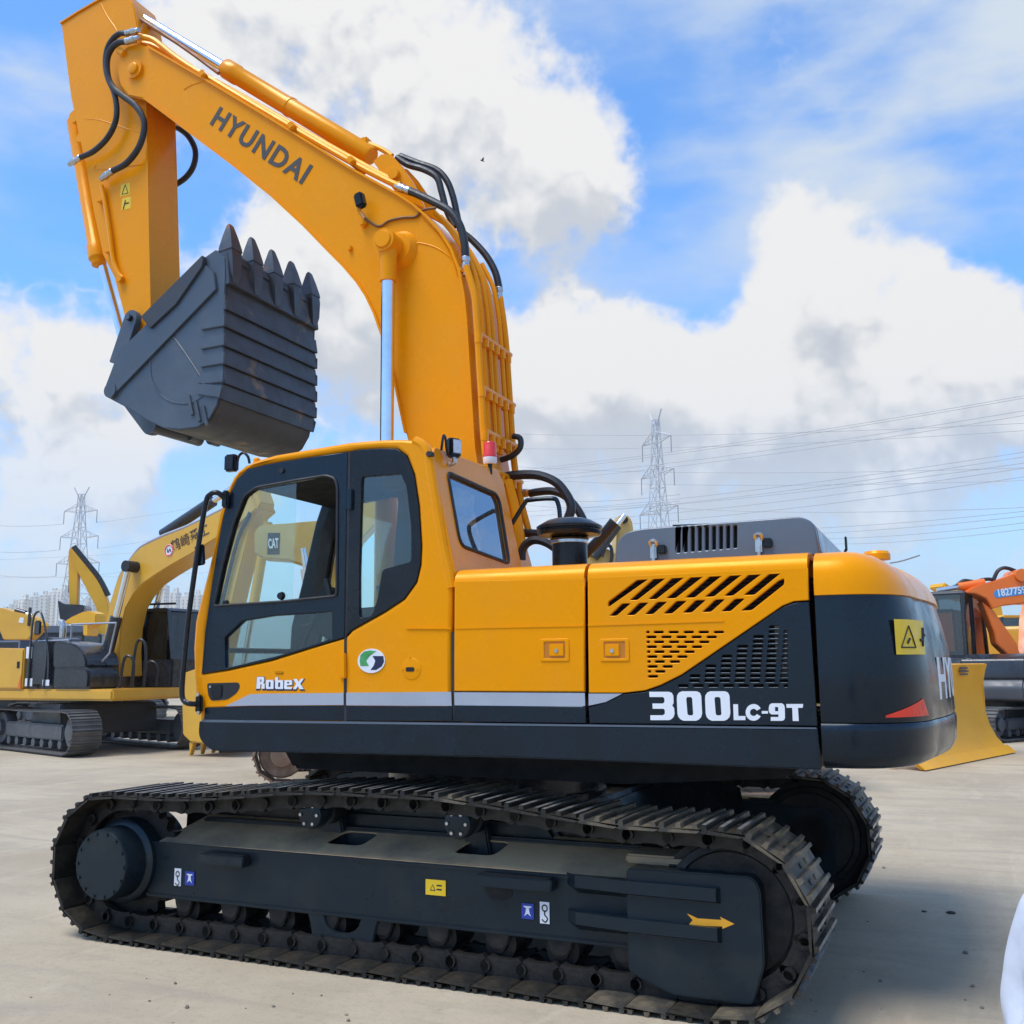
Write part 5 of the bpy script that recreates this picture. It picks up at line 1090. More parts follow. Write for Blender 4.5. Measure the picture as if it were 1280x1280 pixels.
# ---- yellow excavator at the left, its boom reaching behind the big machine's cab
A = Mach('crawler_excavator', 122, 22.5, 27, 'yellow excavator with black engine cover at left, its bucket resting on the ground', 'excavator')
crawler(A, R(-16), 1.75, 1.15, .60, .40, .46, TRKG, CGREY, 42)
dk_ = A.part('deck', prism([(1.95, 1.06), (1.95, 1.29), (-2.0, 1.29), (-2.0, 1.06)], -1.32, 1.32, .04), CYEL)
A.part('counterweight', prism(fillet([(-1.75, 1.10), (-1.75, 2.16), (-2.35, 2.16), (-2.62, 1.95), (-2.70, 1.5), (-2.62, 1.12)], [.02, .05, .2, .2, .1, .1], 4), -1.33, 1.33, .12, 3), CYEL)
rp = A.part('rear_corner_panel', prism([(-1.72, 1.29), (-1.72, 2.13), (-.68, 2.13), (-.68, 1.29)], -1.335, -.6, .03), CYEL)
A.part('panel_vent', prism([(-.86, 1.72), (-.86, 1.86), (-.78, 1.86), (-.78, 1.72)], -1.342, -1.334), DARK, rp, None); A.part('tail_lamp', prism([(-.80, 1.30), (-.70, 1.30), (-.72, 1.58)], -1.343, -1.334), mat('tail_lamp_orange', (.75, .16, .02), .3), rp, None)
eh = A.part('engine_cover', prism(fillet([(-.66, 1.29), (-.66, 2.00), (-.56, 2.26), (-.30, 2.36), (.10, 2.34), (.20, 1.95), (.22, 1.29)], .14, 5), -1.335, -.45, .14, 4), CBLK)
for x, z, w, h in ((-.60, 1.92, .18, .24), (-.58, 1.35, .22, .16), (-.05, 1.36, .20, .12)): A.part('sticker', prism([(x, z), (x+w, z), (x+w, z+h), (x, z+h)], -1.338, -1.330), WHITE, eh, None)
A.part('tool_box', prism(fillet([(.24, 1.29), (.24, 1.74), (1.22, 1.72), (1.30, 1.58), (1.28, 1.29)], .06, 4), -1.335, -.55, .10, 4), CBLK)
A.part('step_rail', tube([(-.45, -1.36, 1.30), (-.45, -1.36, 2.1), (-.44, -1.34, 2.72), (-.38, -1.3, 2.88), (-.22, -1.3, 2.80), (.0, -1.32, 2.2), (.02, -1.36, 1.30)], .022, 8, 4), CBLK); A.part('mirror', box((-.30, -1.33, 2.55), (.20, .05, .30), .03), CBLK)
A.part('hand_rail', tube([(-.35, -1.25, 1.75), (-.35, -1.25, 2.28), (.55, -1.25, 2.28), (.55, -1.25, 1.72)], .02, 8, 0), SILV); A.part('hand_rail', tube([(.10, -1.0, 2.10), (.55, -1.0, 2.10)], .05, 8, 0), CYEL)
A.part('hand_rail', tube([(.2, -.9, 2.3), (.2, -.9, 2.62), (1.5, -.9, 2.62), (1.35, -.9, 2.0), (1.1, -.9, 1.8)], .02, 8, 0), SILV)
A.part('valve_housing', prism(fillet([(.18, 1.70), (.16, 2.28), (.80, 2.20), (1.12, 1.98), (1.20, 1.70)], .12, 4), -1.31, -.45, .12, 4), CBLK); A.part('exhaust_stack', tube([(-.55, -.5, 2.25), (-.55, -.5, 2.60), (-.62, -.5, 2.72)], .07, 10, 3), STEEL)
cA = cabin(A, .10, 1.87, .30, 1.30, 1.27, 2.98, CBLK, CBLK, .36, None, glass('tinted_glass', (.22, .28, .31), .06)); A.part('roof_rail', tube([(.05, .30, 3.08), (1.9, .30, 3.06)], .025, 6, 0), DARK, cA)
YB = -.33
Atop = [(126, 838), (127, 815), (131, 787), (136, 757), (146, 724), (157, 706), (167, 692), (175, 684.6), (188, 678), (203, 671), (229, 661), (260, 646), (290, 631), (312, 619)]
Abot = [(320, 636), (296, 657), (260, 679), (238, 693), (218, 704), (196.6, 717), (179, 729), (166, 744), (157, 760), (151, 785), (149, 815), (150, 846)]
Abm = A.part('boom', prism(A.T(Atop+Abot, YB), YB, YB+.62, .02), CYEL)
q0, q1 = A.L(203, 693, YB-.003), A.L(262, 664, YB-.003)
text('lettering', '鹤崎舜工', (A.L(215.5, 691, YB)[0], YB-.006, A.L(215.5, 691, YB)[1]), (A.L(262, 668, YB)[0], YB-.006, A.L(262, 668, YB)[1]), .26, (0, -1, 0), mat('brown_print', (.10, .055, .03), .6), Abm, .012)
lc = A.L(211.5, 688, YB); A.part('logo_disc', cyl((lc[0], YB-.004, lc[1]), (lc[0], YB+.01, lc[1]), .13, n=24), WHITE, Abm, None); A.part('logo_ring', tube([(lc[0]+.11*math.cos(t), YB-.006, lc[1]+.11*math.sin(t)) for t in [i*math.pi/10 for i in range(21)]], .014, 4, 0), REDM, Abm, None); A.part('logo_mark', tube([(lc[0]-.05, YB-.008, lc[1]+.03), (lc[0]-.03, YB-.008, lc[1]-.04), (lc[0]+.03, YB-.008, lc[1]+.03), (lc[0]+.06, YB-.008, lc[1]-.03)], .013, 4, 0), EMNAV, Abm, None)
for y in (YB-.20, YB+.82):
    a_, b_ = A.L(122+0, 866, YB-.2), A.L(161, 708, YB-.2); cylp(A, a_, b_, y, .125, .60, CBLK)
pb_ = A.L(161, 708, YB-.2); A.part('pin_boss', cyl((pb_[0], YB-.30, pb_[1]), (pb_[0], YB+.92, pb_[1]), .12, n=16), BLACK, Abm)
a_, b_ = A.L(204, 668, YB+.31), A.L(306, 600, YB+.31); cylp(A, a_, b_, YB+.31, .12, .62, CBLK); A.part('hose', tube([(*A.L(188, 677, YB)[:1], YB+.3, A.L(188, 677, YB)[1]), (A.L(196, 663, YB)[0], YB+.3, A.L(196, 663, YB)[1]), (A.L(204, 662, YB)[0], YB+.3, A.L(204, 662, YB)[1])], .05, 6, 4), HOSE, Abm)
A.part('boom_pipe', tube([(A.L(a, b-3, YB)[0], YB+.08, A.L(a, b-3, YB)[1]) for a, b in Atop[3:]], .035, 6, 2), SILV, Abm)
Aarm = A.T([(300, 604), (320, 610), (326, 628), (314, 655), (294, 735), (270, 842), (262, 885), (245, 885), (246, 845), (260, 760), (276, 690), (290, 640)], YB+.08); am_ = A.part('arm', prism(Aarm, YB+.08, YB+.52, .02), CYEL)
A.part('arm_pipe', tube([(A.L(a, b, YB)[0], YB+.02, A.L(a, b, YB)[1]) for a, b in ((312, 640), (296, 675), (282, 730), (272, 770))], .04, 6, 3), CBLK, am_)
bkA = simple_bucket(A, A.T([(229, 842), (246, 836), (262, 850), (290, 862), (296, 905), (282, 926), (262, 930), (240, 928), (230, 918), (229, 880)], YB-.35), YB-.40, YB+.95, CYEL, 5, A.L(240, 928, YB-.35), (-.10, -1))
cylp(A, A.L(322, 650, YB), A.L(290, 840, YB), YB+.3, .10, .6, CYEL)
for k, (x, z) in enumerate(((1.72, 1.55), (1.72, 1.85), (1.75, 1.45))): A.part('hose', tube([(x-.2, -.75+.3*k, 1.3), (x-.1, -.75+.3*k, z+.35), (x+.1, -.70+.3*k, z+.3), (x+.05, -.65+.3*k, 1.32)], .03, 6, 5), HOSE)
# ---- small far excavator with its arm folded up, at the left
B = Mach('crawler_excavator', 131, 36, 170, 'distant yellow excavator holding its bucket high behind the black engine cover', 'excavator')
crawler(B, 0, 1.6, 1.05, .5, .38, .42, TRKG, CGREY, 34, rollers=False)
B.part('deck', prism([(1.6, 1.0), (1.6, 1.2), (-2.0, 1.2), (-2.0, 1.0)], -1.25, 1.25, .04), CYEL2); B.part('engine_cover', prism([(-.2, 1.2), (-.2, 2.1), (-1.7, 2.2), (-2.4, 2.0), (-2.45, 1.1)], -1.2, 1.2, .12), CYEL2); cabin(B, -.1, 1.5, .25, 1.2, 1.2, 2.9, CBLK)
bB = B.part('boom', prism(B.T([(90, 686), (95, 684), (104, 697), (118, 715), (130, 735), (137, 757), (139, 775), (136, 800), (122, 804), (126, 776), (121, 757), (112, 741), (103, 723), (95, 708)], 0), -.25, .25, .02), CYEL2)
B.part('boom_pipe', tube([(B.L(a, b, 0)[0], .2, B.L(a, b, 0)[1]) for a, b in ((94, 684), (112, 706), (126, 724), (137, 745))], .10, 6, 3), CBLK, bB)
B.part('arm', prism(B.T([(88, 690), (92, 684), (97, 692), (101, 704), (100, 716), (99, 757), (89, 757), (88, 720)], -.1), -.18, .18, .02), CYEL2)
cylp(B, B.L(87, 712, .3), B.L(85, 752, .3), 0, .09, .7, CBLK)
simple_bucket(B, B.T([(80, 752), (88, 757), (112, 758), (113, 763), (106, 772), (92, 779), (83, 776)], -.3), -.6, .6, CBLK)
# ---- a low yellow boom and a flat arm beyond it
Hh = Mach('crawler_excavator', 20, 34, 10, 'distant pale yellow excavator with lowered boom at the left picture edge', 'excavator')
crawler(Hh, 0, 1.6, 1.05, .5, .38, .42, TRKG, CGREY, 34, rollers=False)
Hh.part('deck', prism([(1.6, 1.0), (1.6, 1.2), (-2.0, 1.2), (-2.0, 1.0)], -1.25, 1.25, .04), CYEL); Hh.part('engine_cover', prism([(-.2, 1.2), (-.2, 2.1), (-1.7, 2.2), (-2.4, 2.0), (-2.45, 1.1)], -1.2, 1.2, .12), CYEL)
hb_ = Hh.part('boom', prism(Hh.T([(2, 766), (4, 760), (10, 761), (22, 765), (40, 769), (50, 774), (57, 783), (40, 800), (10, 800), (4, 785)], 0), -.25, .25, .03), CYEL); Hh.part('logo_patch', prism(Hh.T([(23, 778), (29, 779), (30, 772), (25, 772)], -.26), -.262, -.25), WHITE, hb_, None)
cylp(Hh, Hh.L(20, 763, 0), Hh.L(40, 769, 0), 0, .09, .6, CBLK); Hh.part('boom_pipe', tube([(Hh.L(43, 783, 0)[0], -.3, Hh.L(43, 783, 0)[1]), (Hh.L(45, 760, 0)[0], -.3, Hh.L(45, 760, 0)[1])], .05, 6, 0), CBLK, hb_)
J = Mach('crawler_excavator', 112, 31, 14, 'bright yellow excavator arm lying low under the raised bucket', 'excavator')
crawler(J, 0, 1.5, 1.0, .5, .36, .40, TRKG, CGREY, 32, rollers=False); J.part('deck', prism([(1.5, .95), (1.5, 1.15), (-1.9, 1.15), (-1.9, .95)], -1.2, 1.2, .04), CYEL2); J.part('engine_cover', prism([(-.3, 1.15), (-.3, 2.0), (-1.7, 2.1), (-2.3, 1.9), (-2.35, 1.0)], -1.15, 1.15, .12), WHITE)
J.part('boom', prism(J.T([(84, 779), (95, 772), (108, 766), (118, 764), (127, 768), (126, 780), (117, 783), (117, 795), (110, 795), (110, 782), (96, 781)], 0), -.25, .25, .03), CYEL2)
# ---- excavator right behind the big one, seen through its cab windows
Cx = Mach('crawler_excavator', 500, 16.5, 176, 'yellow excavator directly behind the big one, glimpsed through its cab windows', 'excavator')
crawler(Cx, R(6), 1.75, 1.15, .55, .38, .44, RUST, RUST, 40)
Cx.part('deck', prism([(1.7, 1.05), (1.7, 1.25), (-2.0, 1.25), (-2.0, 1.05)], -1.3, 1.3, .04), CBLK)
c_ = Cx.part('engine_cover', prism(fillet([(1.2, 1.25), (1.25, 2.2), (.6, 2.3), (-1.7, 2.3), (-2.5, 2.1), (-2.6, 1.1)], .1, 3), -1.28, -.3, .06), PALEY)
cyc = .30
bC = Cx.part('boom', prism(Cx.T([(388, 790), (393, 730), (399, 685), (405, 655), (416, 636), (432, 624), (455, 617), (485, 616), (500, 622), (498, 645), (470, 655), (450, 676), (444, 720), (446, 790)], cyc), cyc-.6, cyc, .02), CYEL)
for k in range(4): Cx.part('hose', tube([(Cx.L(a+k*5, b+k*3, cyc)[0], cyc+.05, Cx.L(a+k*5, b+k*3, cyc)[1]) for a, b in ((400, 662), (410, 672), (420, 690), (424, 720))], .035, 6, 4), PALEY, bC)
arC = Cx.part('arm', prism(Cx.T([(318, 664), (326, 656), (360, 654), (405, 650), (405, 715), (360, 700), (330, 698), (318, 692)], cyc+.25), cyc-.2, cyc+.25, .02), PALEY)
q0, q1 = Cx.L(334, 693, cyc+.26), Cx.L(350, 666, cyc+.26); Cx.part('logo_patch', prism([(q0[0], q0[1]), (q1[0], q0[1]), (q1[0], q1[1]), (q0[0], q1[1])], cyc+.25, cyc+.256), INK, arC, None)
text('lettering', 'CAT', (Cx.L(335.5, 686, 0)[0] if False else Cx.L(335.5, 686, cyc+.26)[0], cyc+.258, Cx.L(335.5, 686, cyc+.26)[1]), (Cx.L(348.5, 685, cyc+.26)[0], cyc+.258, Cx.L(348.5, 685, cyc+.26)[1]), .16, (0, 1, 0), WHITE, arC, .03)
cylp(Cx, Cx.L(392, 740, cyc), Cx.L(384, 690, cyc), cyc+.5, .09, .5, CHROME)
# ---- arm end peeping over the hood
Dx = Mach('crawler_excavator', 800, 14.5, 172, 'pale yellow excavator mostly hidden behind the engine hood, arm end showing above it', 'excavator')
crawler(Dx, R(-8), 1.75, 1.15, .55, .38, .44, RUST, CGREY, 40, rollers=False)
Dx.part('deck', prism([(1.6, 1.0), (1.6, 1.2), (-1.9, 1.2), (-1.9, 1.0)], -1.25, 1.25, .04), PALEY); Dx.part('engine_cover', prism([(-.2, 1.2), (-.2, 1.95), (-1.6, 2.0), (-2.3, 1.8), (-2.35, 1.05)], -1.2, 1.2, .1), PALEY)
dA = Dx.part('arm', prism(Dx.T([(764, 730), (769, 690), (771, 655), (774, 644), (783, 644), (789, 651), (791, 664), (786, 676), (780, 730)], .2), -.05, .25, .015), PALEY)
c = Dx.L(780, 650, .26); Dx.part('pin_boss', cyl((c[0], -.1, c[1]), (c[0], .30, c[1]), .05, n=14), BLACK, dA)
dB = Dx.part('boom', prism(Dx.T([(722, 730), (728, 704), (742, 692), (758, 685), (770, 692), (775, 730)], .3), -.3, .3, .02), PALEY)
Dx.part('hose', tube([(Dx.L(a, b, .36)[0], .36, Dx.L(a, b, .36)[1]) for a, b in ((752, 696), (757, 684), (763, 683), (765, 694), (763, 706))], .025, 6, 4), HOSE, dB)
cylp(Dx, Dx.L(736, 700, .0), Dx.L(774, 648, .0), .32, .07, .75, CBLK)
# ---- right: dozer blade, dark compact excavator, orange excavator, yellow machine behind
g0, g1 = Vector((*SZ(1120, 962, 0), 0)), Vector((*SZ(1236, 940, 0), 0)); bx_ = (g1-g0); Lb_ = bx_.length; be = bx_.normalized(); bn = Vector((be.y, -be.x, 0))
if bn.dot(CAM-g0) < 0: bn = -bn
bl = E('dozer_blade', (g0+g1)/2, math.atan2(be.y, be.x)); tag(bl, 'yellow steel dozer blade standing on the concrete beside the counterweight', 'dozer blade')
Ib = (Matrix.Translation((g0+g1)/2) @ Matrix.Rotation(math.atan2(be.y, be.x), 4, 'Z')).inverted(); sg = 1 if (Ib.to_3x3() @ bn).y > 0 else -1
prof = [(.46, .02), (.32, .11), (.17, .28), (.06, .50), (.0, .75), (-.015, 1.05), (0, 1.30), (.05, 1.52), (.09, 1.63)]
ring = [(sg*d, z) for d, z in prof]+[(sg*(d-.07), z+(.015 if i > 6 else 0)) for i, (d, z) in list(enumerate(prof))[::-1]]
BLY = mat('blade_yellow', (.86, .41, .008), .42, 0, (.78, .36, .02), 1.4, .35, .75, bump=.06, bscale=10)
fin('moldboard', loft([[(-Lb_/2, y, z) for y, z in ring], [(-Lb_/2+.03, y, z) for y, z in ring], [(Lb_/2-.03, y, z) for y, z in ring], [(Lb_/2, y, z) for y, z in ring]]), BLY, bl, 50)
fin('cutting_edge', loft([[(x, sg*.47, .015), (x, sg*.485, .02), (x, sg*.335, .15), (x, sg*.31, .14)] for x in (-Lb_/2-.03, Lb_/2+.03)]), BLY, bl)
for x in (-Lb_/2+.02, Lb_/2-.02): fin('end_plate', prism([(0, 0)]*0 or [(x-.02, .02), (x+.02, .02), (x+.02, 1.6), (x-.02, 1.6)], min(0, -sg*.12), max(0, -sg*.12)-.0), BLY, bl)
for x in (-.8, .8): fin('push_arm', box((x, -sg*.75, .45), (.16, 1.4, .22), .02), BLY, bl)
fin('back_rib', box((0, -sg*.10, .85), (Lb_-.3, .10, .14), .02), BLY, bl)
lg = Ib @ Vector((*SZ(1199, 839, 1.62)[:2], 0)) if False else None
lp = onp(1199, 839, bn, bn.dot(g0)); lq = Ib @ lp
for k in range(3): fin('logo_mark', box((lq.x+.0, sg*.085, lq.z-.055+.055*k), (.42-.08*abs(k-1), .016, .032), 0), CGREY, bl, None)
Ex = Mach('compact_excavator', 1226, 23.5, -52, 'compact black and orange excavator with glazed cab to the right of the counterweight', 'excavator')
Ex.root.scale = (1.14, 1.14, 1.14)
crawler(Ex, R(-18), 1.15, .85, .45, .28, .33, TRKG, CGREY, 30)
Ex.part('deck', prism([(.95, .72), (.95, .86), (-.8, .86), (-.8, .72)], -1.05, 1.0, .03), CBLK)
Ex.part('counterweight', prism(fillet([(-.55, .76), (-.55, 1.14), (-1.12, 1.14), (-1.22, 1.0), (-1.20, .76)], .05, 4), -1.02, 1.02, .05, 3), CGREY); ec_ = Ex.part('engine_cover', prism(fillet([(.2, .86), (.2, 1.60), (-.75, 1.62), (-1.06, 1.52), (-1.12, 1.14), (-.5, 1.14)], .05, 3), -1.02, .08, .03), CBLK)
Ex.part('engine_cover', prism([(.0, 1.14), (.0, 1.55), (-.9, 1.55), (-1.05, 1.14)], .08, 1.0, .05), CBLK); Ex.part('sticker', box((-.55, -1.024, 1.52), (.26, .006, .18)), DECY, ec_, None); text('lettering', 'YUCHAI', (-.78, -1.025, 1.22), (-.32, -1.025, 1.22), .10, (0, -1, 0), WHITE, ec_, .01) if False else None
for y in (.35, .62): Ex.part('rear_lamp', cyl((-1.03, y, 1.45), (-1.07, y, 1.45), .07, n=14), LENS, ec_)
Ex.part('orange_stand_in', prism([(-.55, 1.62), (-.62, 2.5), (.35, 2.5), (.40, 1.62)], .25, .78, .06), ORNG)  # orange box added in place of orange machinery seen through the glass
cabin(Ex, -.78, .85, .02, .98, 1.14, 2.86, CBLK, CBLK, .27, CGREY)
Ex.part('boom', prism(thick_poly([(.9, 1.1), (1.5, 2.2), (2.3, 2.9), (3.4, 2.6)], [.4, .5, .5, .3]), -.85, -.5, .02), ORNG); Ex.part('arm', prism(thick_poly([(3.5, 2.8), (3.2, 1.8), (2.9, .9)], [.4, .35, .25]), -.8, -.55, .02), ORNG); simple_bucket(Ex, [(2.8, .9), (3.0, .75), (2.9, .3), (2.5, .1), (2.3, .5), (2.5, .8)], -1.0, -.35, CGREY)
Fx = Mach('crawler_excavator', 1400, 23, 186, 'orange excavator at the right edge with a blue number plate on its boom', 'excavator')
crawler(Fx, 0, 1.75, 1.15, .6, .4, .46, TRKG, CGREY, 40, rollers=False)
Fx.part('deck', prism([(1.65, 1.08), (1.65, 1.27), (-2.0, 1.27), (-2.0, 1.08)], -1.32, 1.32, .04), CGREY); Fx.part('engine_cover', prism([(-.3, 1.27), (-.3, 2.2), (-1.7, 2.3), (-2.6, 2.1), (-2.7, 1.1)], -1.3, 1.3, .12), ORNG); cabin(Fx, -.1, 1.6, .3, 1.3, 1.27, 3.0, CBLK)
yF = .35
fb = Fx.part('boom', prism(Fx.T([(1205, 741), (1211, 737), (1218, 733), (1229, 729), (1244, 726), (1263, 719), (1280, 712), (1300, 708), (1330, 715), (1370, 750), (1400, 800), (1385, 815), (1350, 775), (1320, 755), (1280, 754), (1254, 757), (1241, 761), (1233, 748), (1220, 742)], yF), yF-.6, yF, .02), ORNG)
pl0, pl1 = Fx.L(1243, 747.5, yF+.004), Fx.L(1296, 733, yF+.004); BLUE = mat('plate_blue', (.05, .28, .62), .4)
fin('number_plate', prism([Fx.L(1242.5, 744, yF), Fx.L(1245, 747.5, yF), Fx.L(1296, 741, yF), Fx.L(1296, 730.5, yF), Fx.L(1245, 737.5, yF), Fx.L(1242.5, 740, yF)], yF-.002, yF+.006), BLUE, fb, None)
text('lettering', '1827759', (Fx.L(1248.5, 746, yF)[0], yF+.008, Fx.L(1248.5, 746, yF)[1]), (Fx.L(1283, 741.5, yF)[0], yF+.008, Fx.L(1283, 741.5, yF)[1]), .17, (0, 1, 0), WHITE, fb, .03)
fa = Fx.part('arm', prism(Fx.T([(1228, 752), (1242, 763), (1254, 780), (1271, 804), (1279, 830), (1276, 840), (1264, 822), (1246, 805), (1243, 790)], yF-.1), yF-.5, yF-.1, .02), ORNG)
c = Fx.L(1276, 719, yF); Fx.part('pin_boss', cyl((c[0], yF-.7, c[1]), (c[0], yF+.08, c[1]), .14, n=18), ORNG, fb)
for L_ in (((1242, 724), (1247, 714), (1254, 710), (1262, 711), (1272, 715)), ((1218, 732), (1224, 726), (1234, 724), (1244, 725)), ((1188, 735), (1196, 732), (1204, 726), (1216, 727), (1230, 728))): Fx.part('hose', tube([(Fx.L(a, b, yF-.3)[0], yF-.3, Fx.L(a, b, yF-.3)[1]) for a, b in L_], .045, 6, 4), HOSE, fb)
cylp(Fx, Fx.L(1236, 727, yF), Fx.L(1176, 737, yF), yF-.3, .10, .55, ORNG)
simple_bucket(Fx, Fx.T([(1272, 838), (1283, 840), (1300, 860), (1296, 890), (1276, 885), (1268, 860)], yF), yF-.9, yF+.4, CGREY)
Gx = Mach('crawler_excavator', 1262, 31, 160, 'yellow excavator in the back row beneath the orange boom', 'excavator')
crawler(Gx, 0, 1.75, 1.15, .6, .4, .46, TRKG, CGREY, 36, rollers=False)
Gx.part('deck', prism([(1.65, 1.08), (1.65, 1.27), (-2.0, 1.27), (-2.0, 1.08)], -1.32, 1.32, .04), CYEL2); Gx.part('engine_cover', prism(fillet([(.2, 1.27), (.2, 2.1), (-1.7, 2.25), (-2.5, 2.1), (-2.6, 1.1)], .1, 3), -1.3, .2, .1), CYEL2); cabin(Gx, -.1, 1.6, .3, 1.3, 1.27, 3.0, CYEL2, CBLK)
Gx.part('boom', prism(Gx.T([(1170, 735), (1172, 729), (1183, 736), (1200, 741), (1216, 738), (1240, 742), (1250, 800), (1238, 800), (1228, 756), (1190, 748)], 0), -.3, .3, .03), CYEL2)
Kx = Mach('crawler_excavator', 1302, 27, 120, 'yellow excavator body with dark engine grille below the orange boom', 'excavator')
crawler(Kx, 0, 1.75, 1.15, .6, .4, .46, TRKG, CGREY, 36, rollers=False); Kx.part('deck', prism([(1.65, 1.08), (1.65, 1.4), (-2.0, 1.4), (-2.0, 1.08)], -1.32, 1.32, .05), CYEL2)
ke = Kx.part('engine_cover', prism(fillet([(.4, 1.4), (.4, 2.6), (-1.7, 2.6), (-2.3, 2.3), (-2.4, 1.2)], .1, 3), -1.3, 1.3, .08), CYEL); Kx.part('engine_grille', box((-.6, 1.31, 2.1), (1.3, .02, .6), .01), DARK, ke); Kx.part('engine_grille', box((-.6, -1.31, 2.1), (1.3, .02, .6), .01), DARK, ke)
# ------------------------------------------------------------------ far background: site shed, apartment towers, pylons, lines
SHED = mat('navy_sheet_metal', (.035, .050, .085), .5, 0, (.06, .075, .11), 1.0, .4, .7)
sp = atd(52, 44); shd = E('site_shed', sp, hdg(2)); tag(shd, 'long low navy site shed behind the machines at the left', 'shed')
fin('wall', box((0, 0, 1.6), (8.4, 3.0, 3.2), .04), SHED, shd); fin('roof', prism([(-4.5, 3.2), (-4.5, 3.5), (4.5, 3.5), (4.5, 3.2)], -1.7, 1.7, .04), mat('shed_roof', (.10, .12, .16), .5), shd)
for k in range(6):
    w = fin('window', box((-3.5+1.4*k, -1.51 if True else 0, 2.55), (1.0, .06, .75), .02), mat('shed_frame', (.30, .33, .37), .5) if k == 0 else MATS['shed_frame'], shd); fin('pane', box((-3.5+1.4*k, -1.545, 2.55), (.86, .02, .6)), CBLK, w, None); w2 = fin('window', box((-3.5+1.4*k, 1.51, 2.55), (1.0, .06, .75), .02), MATS['shed_frame'], shd); fin('pane', box((-3.5+1.4*k, 1.545, 2.55), (.86, .02, .6)), CBLK, w2, None)
def facade():
    m = mat('apartment_facade', (.66, .61, .53), .8, 0, (.58, .53, .46), .05); t = m.node_tree; b = t.nodes['Principled BSDF']; L = t.links.new
    tcn = t.nodes.new('ShaderNodeTexCoord'); br = t.nodes.new('ShaderNodeTexBrick'); br.offset = 0; br.inputs['Scale'].default_value = 1.0; br.inputs['Mortar Size'].default_value = 1.1; br.inputs['Brick Width'].default_value = 3.6; br.inputs['Row Height'].default_value = 3.1
    sx = t.nodes.new('ShaderNodeSeparateXYZ'); L(tcn.outputs['Object'], sx.inputs[0]); ad = t.nodes.new('ShaderNodeMath'); ad.operation = 'ADD'; L(sx.outputs[0], ad.inputs[0]); L(sx.outputs[1], ad.inputs[1])
    cx_ = t.nodes.new('ShaderNodeCombineXYZ'); L(ad.outputs[0], cx_.inputs[0]); L(sx.outputs[2], cx_.inputs[1]); L(cx_.outputs[0], br.inputs['Vector'])
    br.inputs['Color1'].default_value = (.36, .34, .31, 1); br.inputs['Color2'].default_value = (.44, .41, .37, 1); br.inputs['Mortar'].default_value = (.80, .73, .61, 1); L(br.outputs['Color'], b.inputs['Base Color'])
    return m
FAC = facade()
TW = [(2, 11, 764, 900), (13, 12, 755, 980), (26, 12, 749, 900), (38, 11, 746, 960), (50, 12, 744.5, 900), (62, 12, 741, 980), (74, 13, 737.5, 900), (110, 12, 748, 940), (121, 9, 752, 900), (199, 15, 733, 880), (215, 13, 742, 930), (229, 12, 748, 880), (243, 12, 745, 960), (256, 14, 748, 900)]
for k, (pxx, w, ty, dp_) in enumerate(TW):
    c = atd(pxx, dp_); hgt = 1.65+(838-ty)*dp_/F_PX; ww = w*dp_/F_PX
    t_ = E('apartment_tower', c, hdg(random.Random(k).uniform(-25, 25)))
    fin('wall', box((0, 0, hgt/2), (ww*.86, ww*1.0, hgt), 0), FAC, t_, None)
    for s in (-1, 1): fin('balcony_bay', box((s*ww*.25, 0, hgt*.485), (ww*.22, ww*1.12, hgt*.97), 0), FAC, t_, None)
    fin('roof_house', box((ww*.08, 0, hgt+2), (ww*.4, ww*.4, 4.4), 0), FAC, t_, None)
    where = 'at the far left edge' if pxx < 5 else ('seen under the yellow boom' if pxx > 150 else ('beside the raised bucket' if pxx > 100 else 'in the row at the left'))
    rank = {2: 'first', 13: 'second', 26: 'third', 38: 'fourth', 50: 'fifth', 62: 'sixth', 74: 'seventh', 110: 'left', 121: 'right', 199: 'tallest', 215: 'second', 229: 'third', 243: 'fourth', 256: 'fifth'}[pxx]
    tag(t_, {True: f'{rank} pale apartment tower from the left in the skyline row', False: (f'{rank} pale apartment tower beside the far raised bucket' if pxx < 150 else f'{rank} pale apartment tower seen under the left boom')}[pxx < 100], 'building', 'apartment towers on the skyline')
GALV = mat('galvanised_lattice', (.50, .51, .52), .6, .1, (.58, .59, .60), .5)
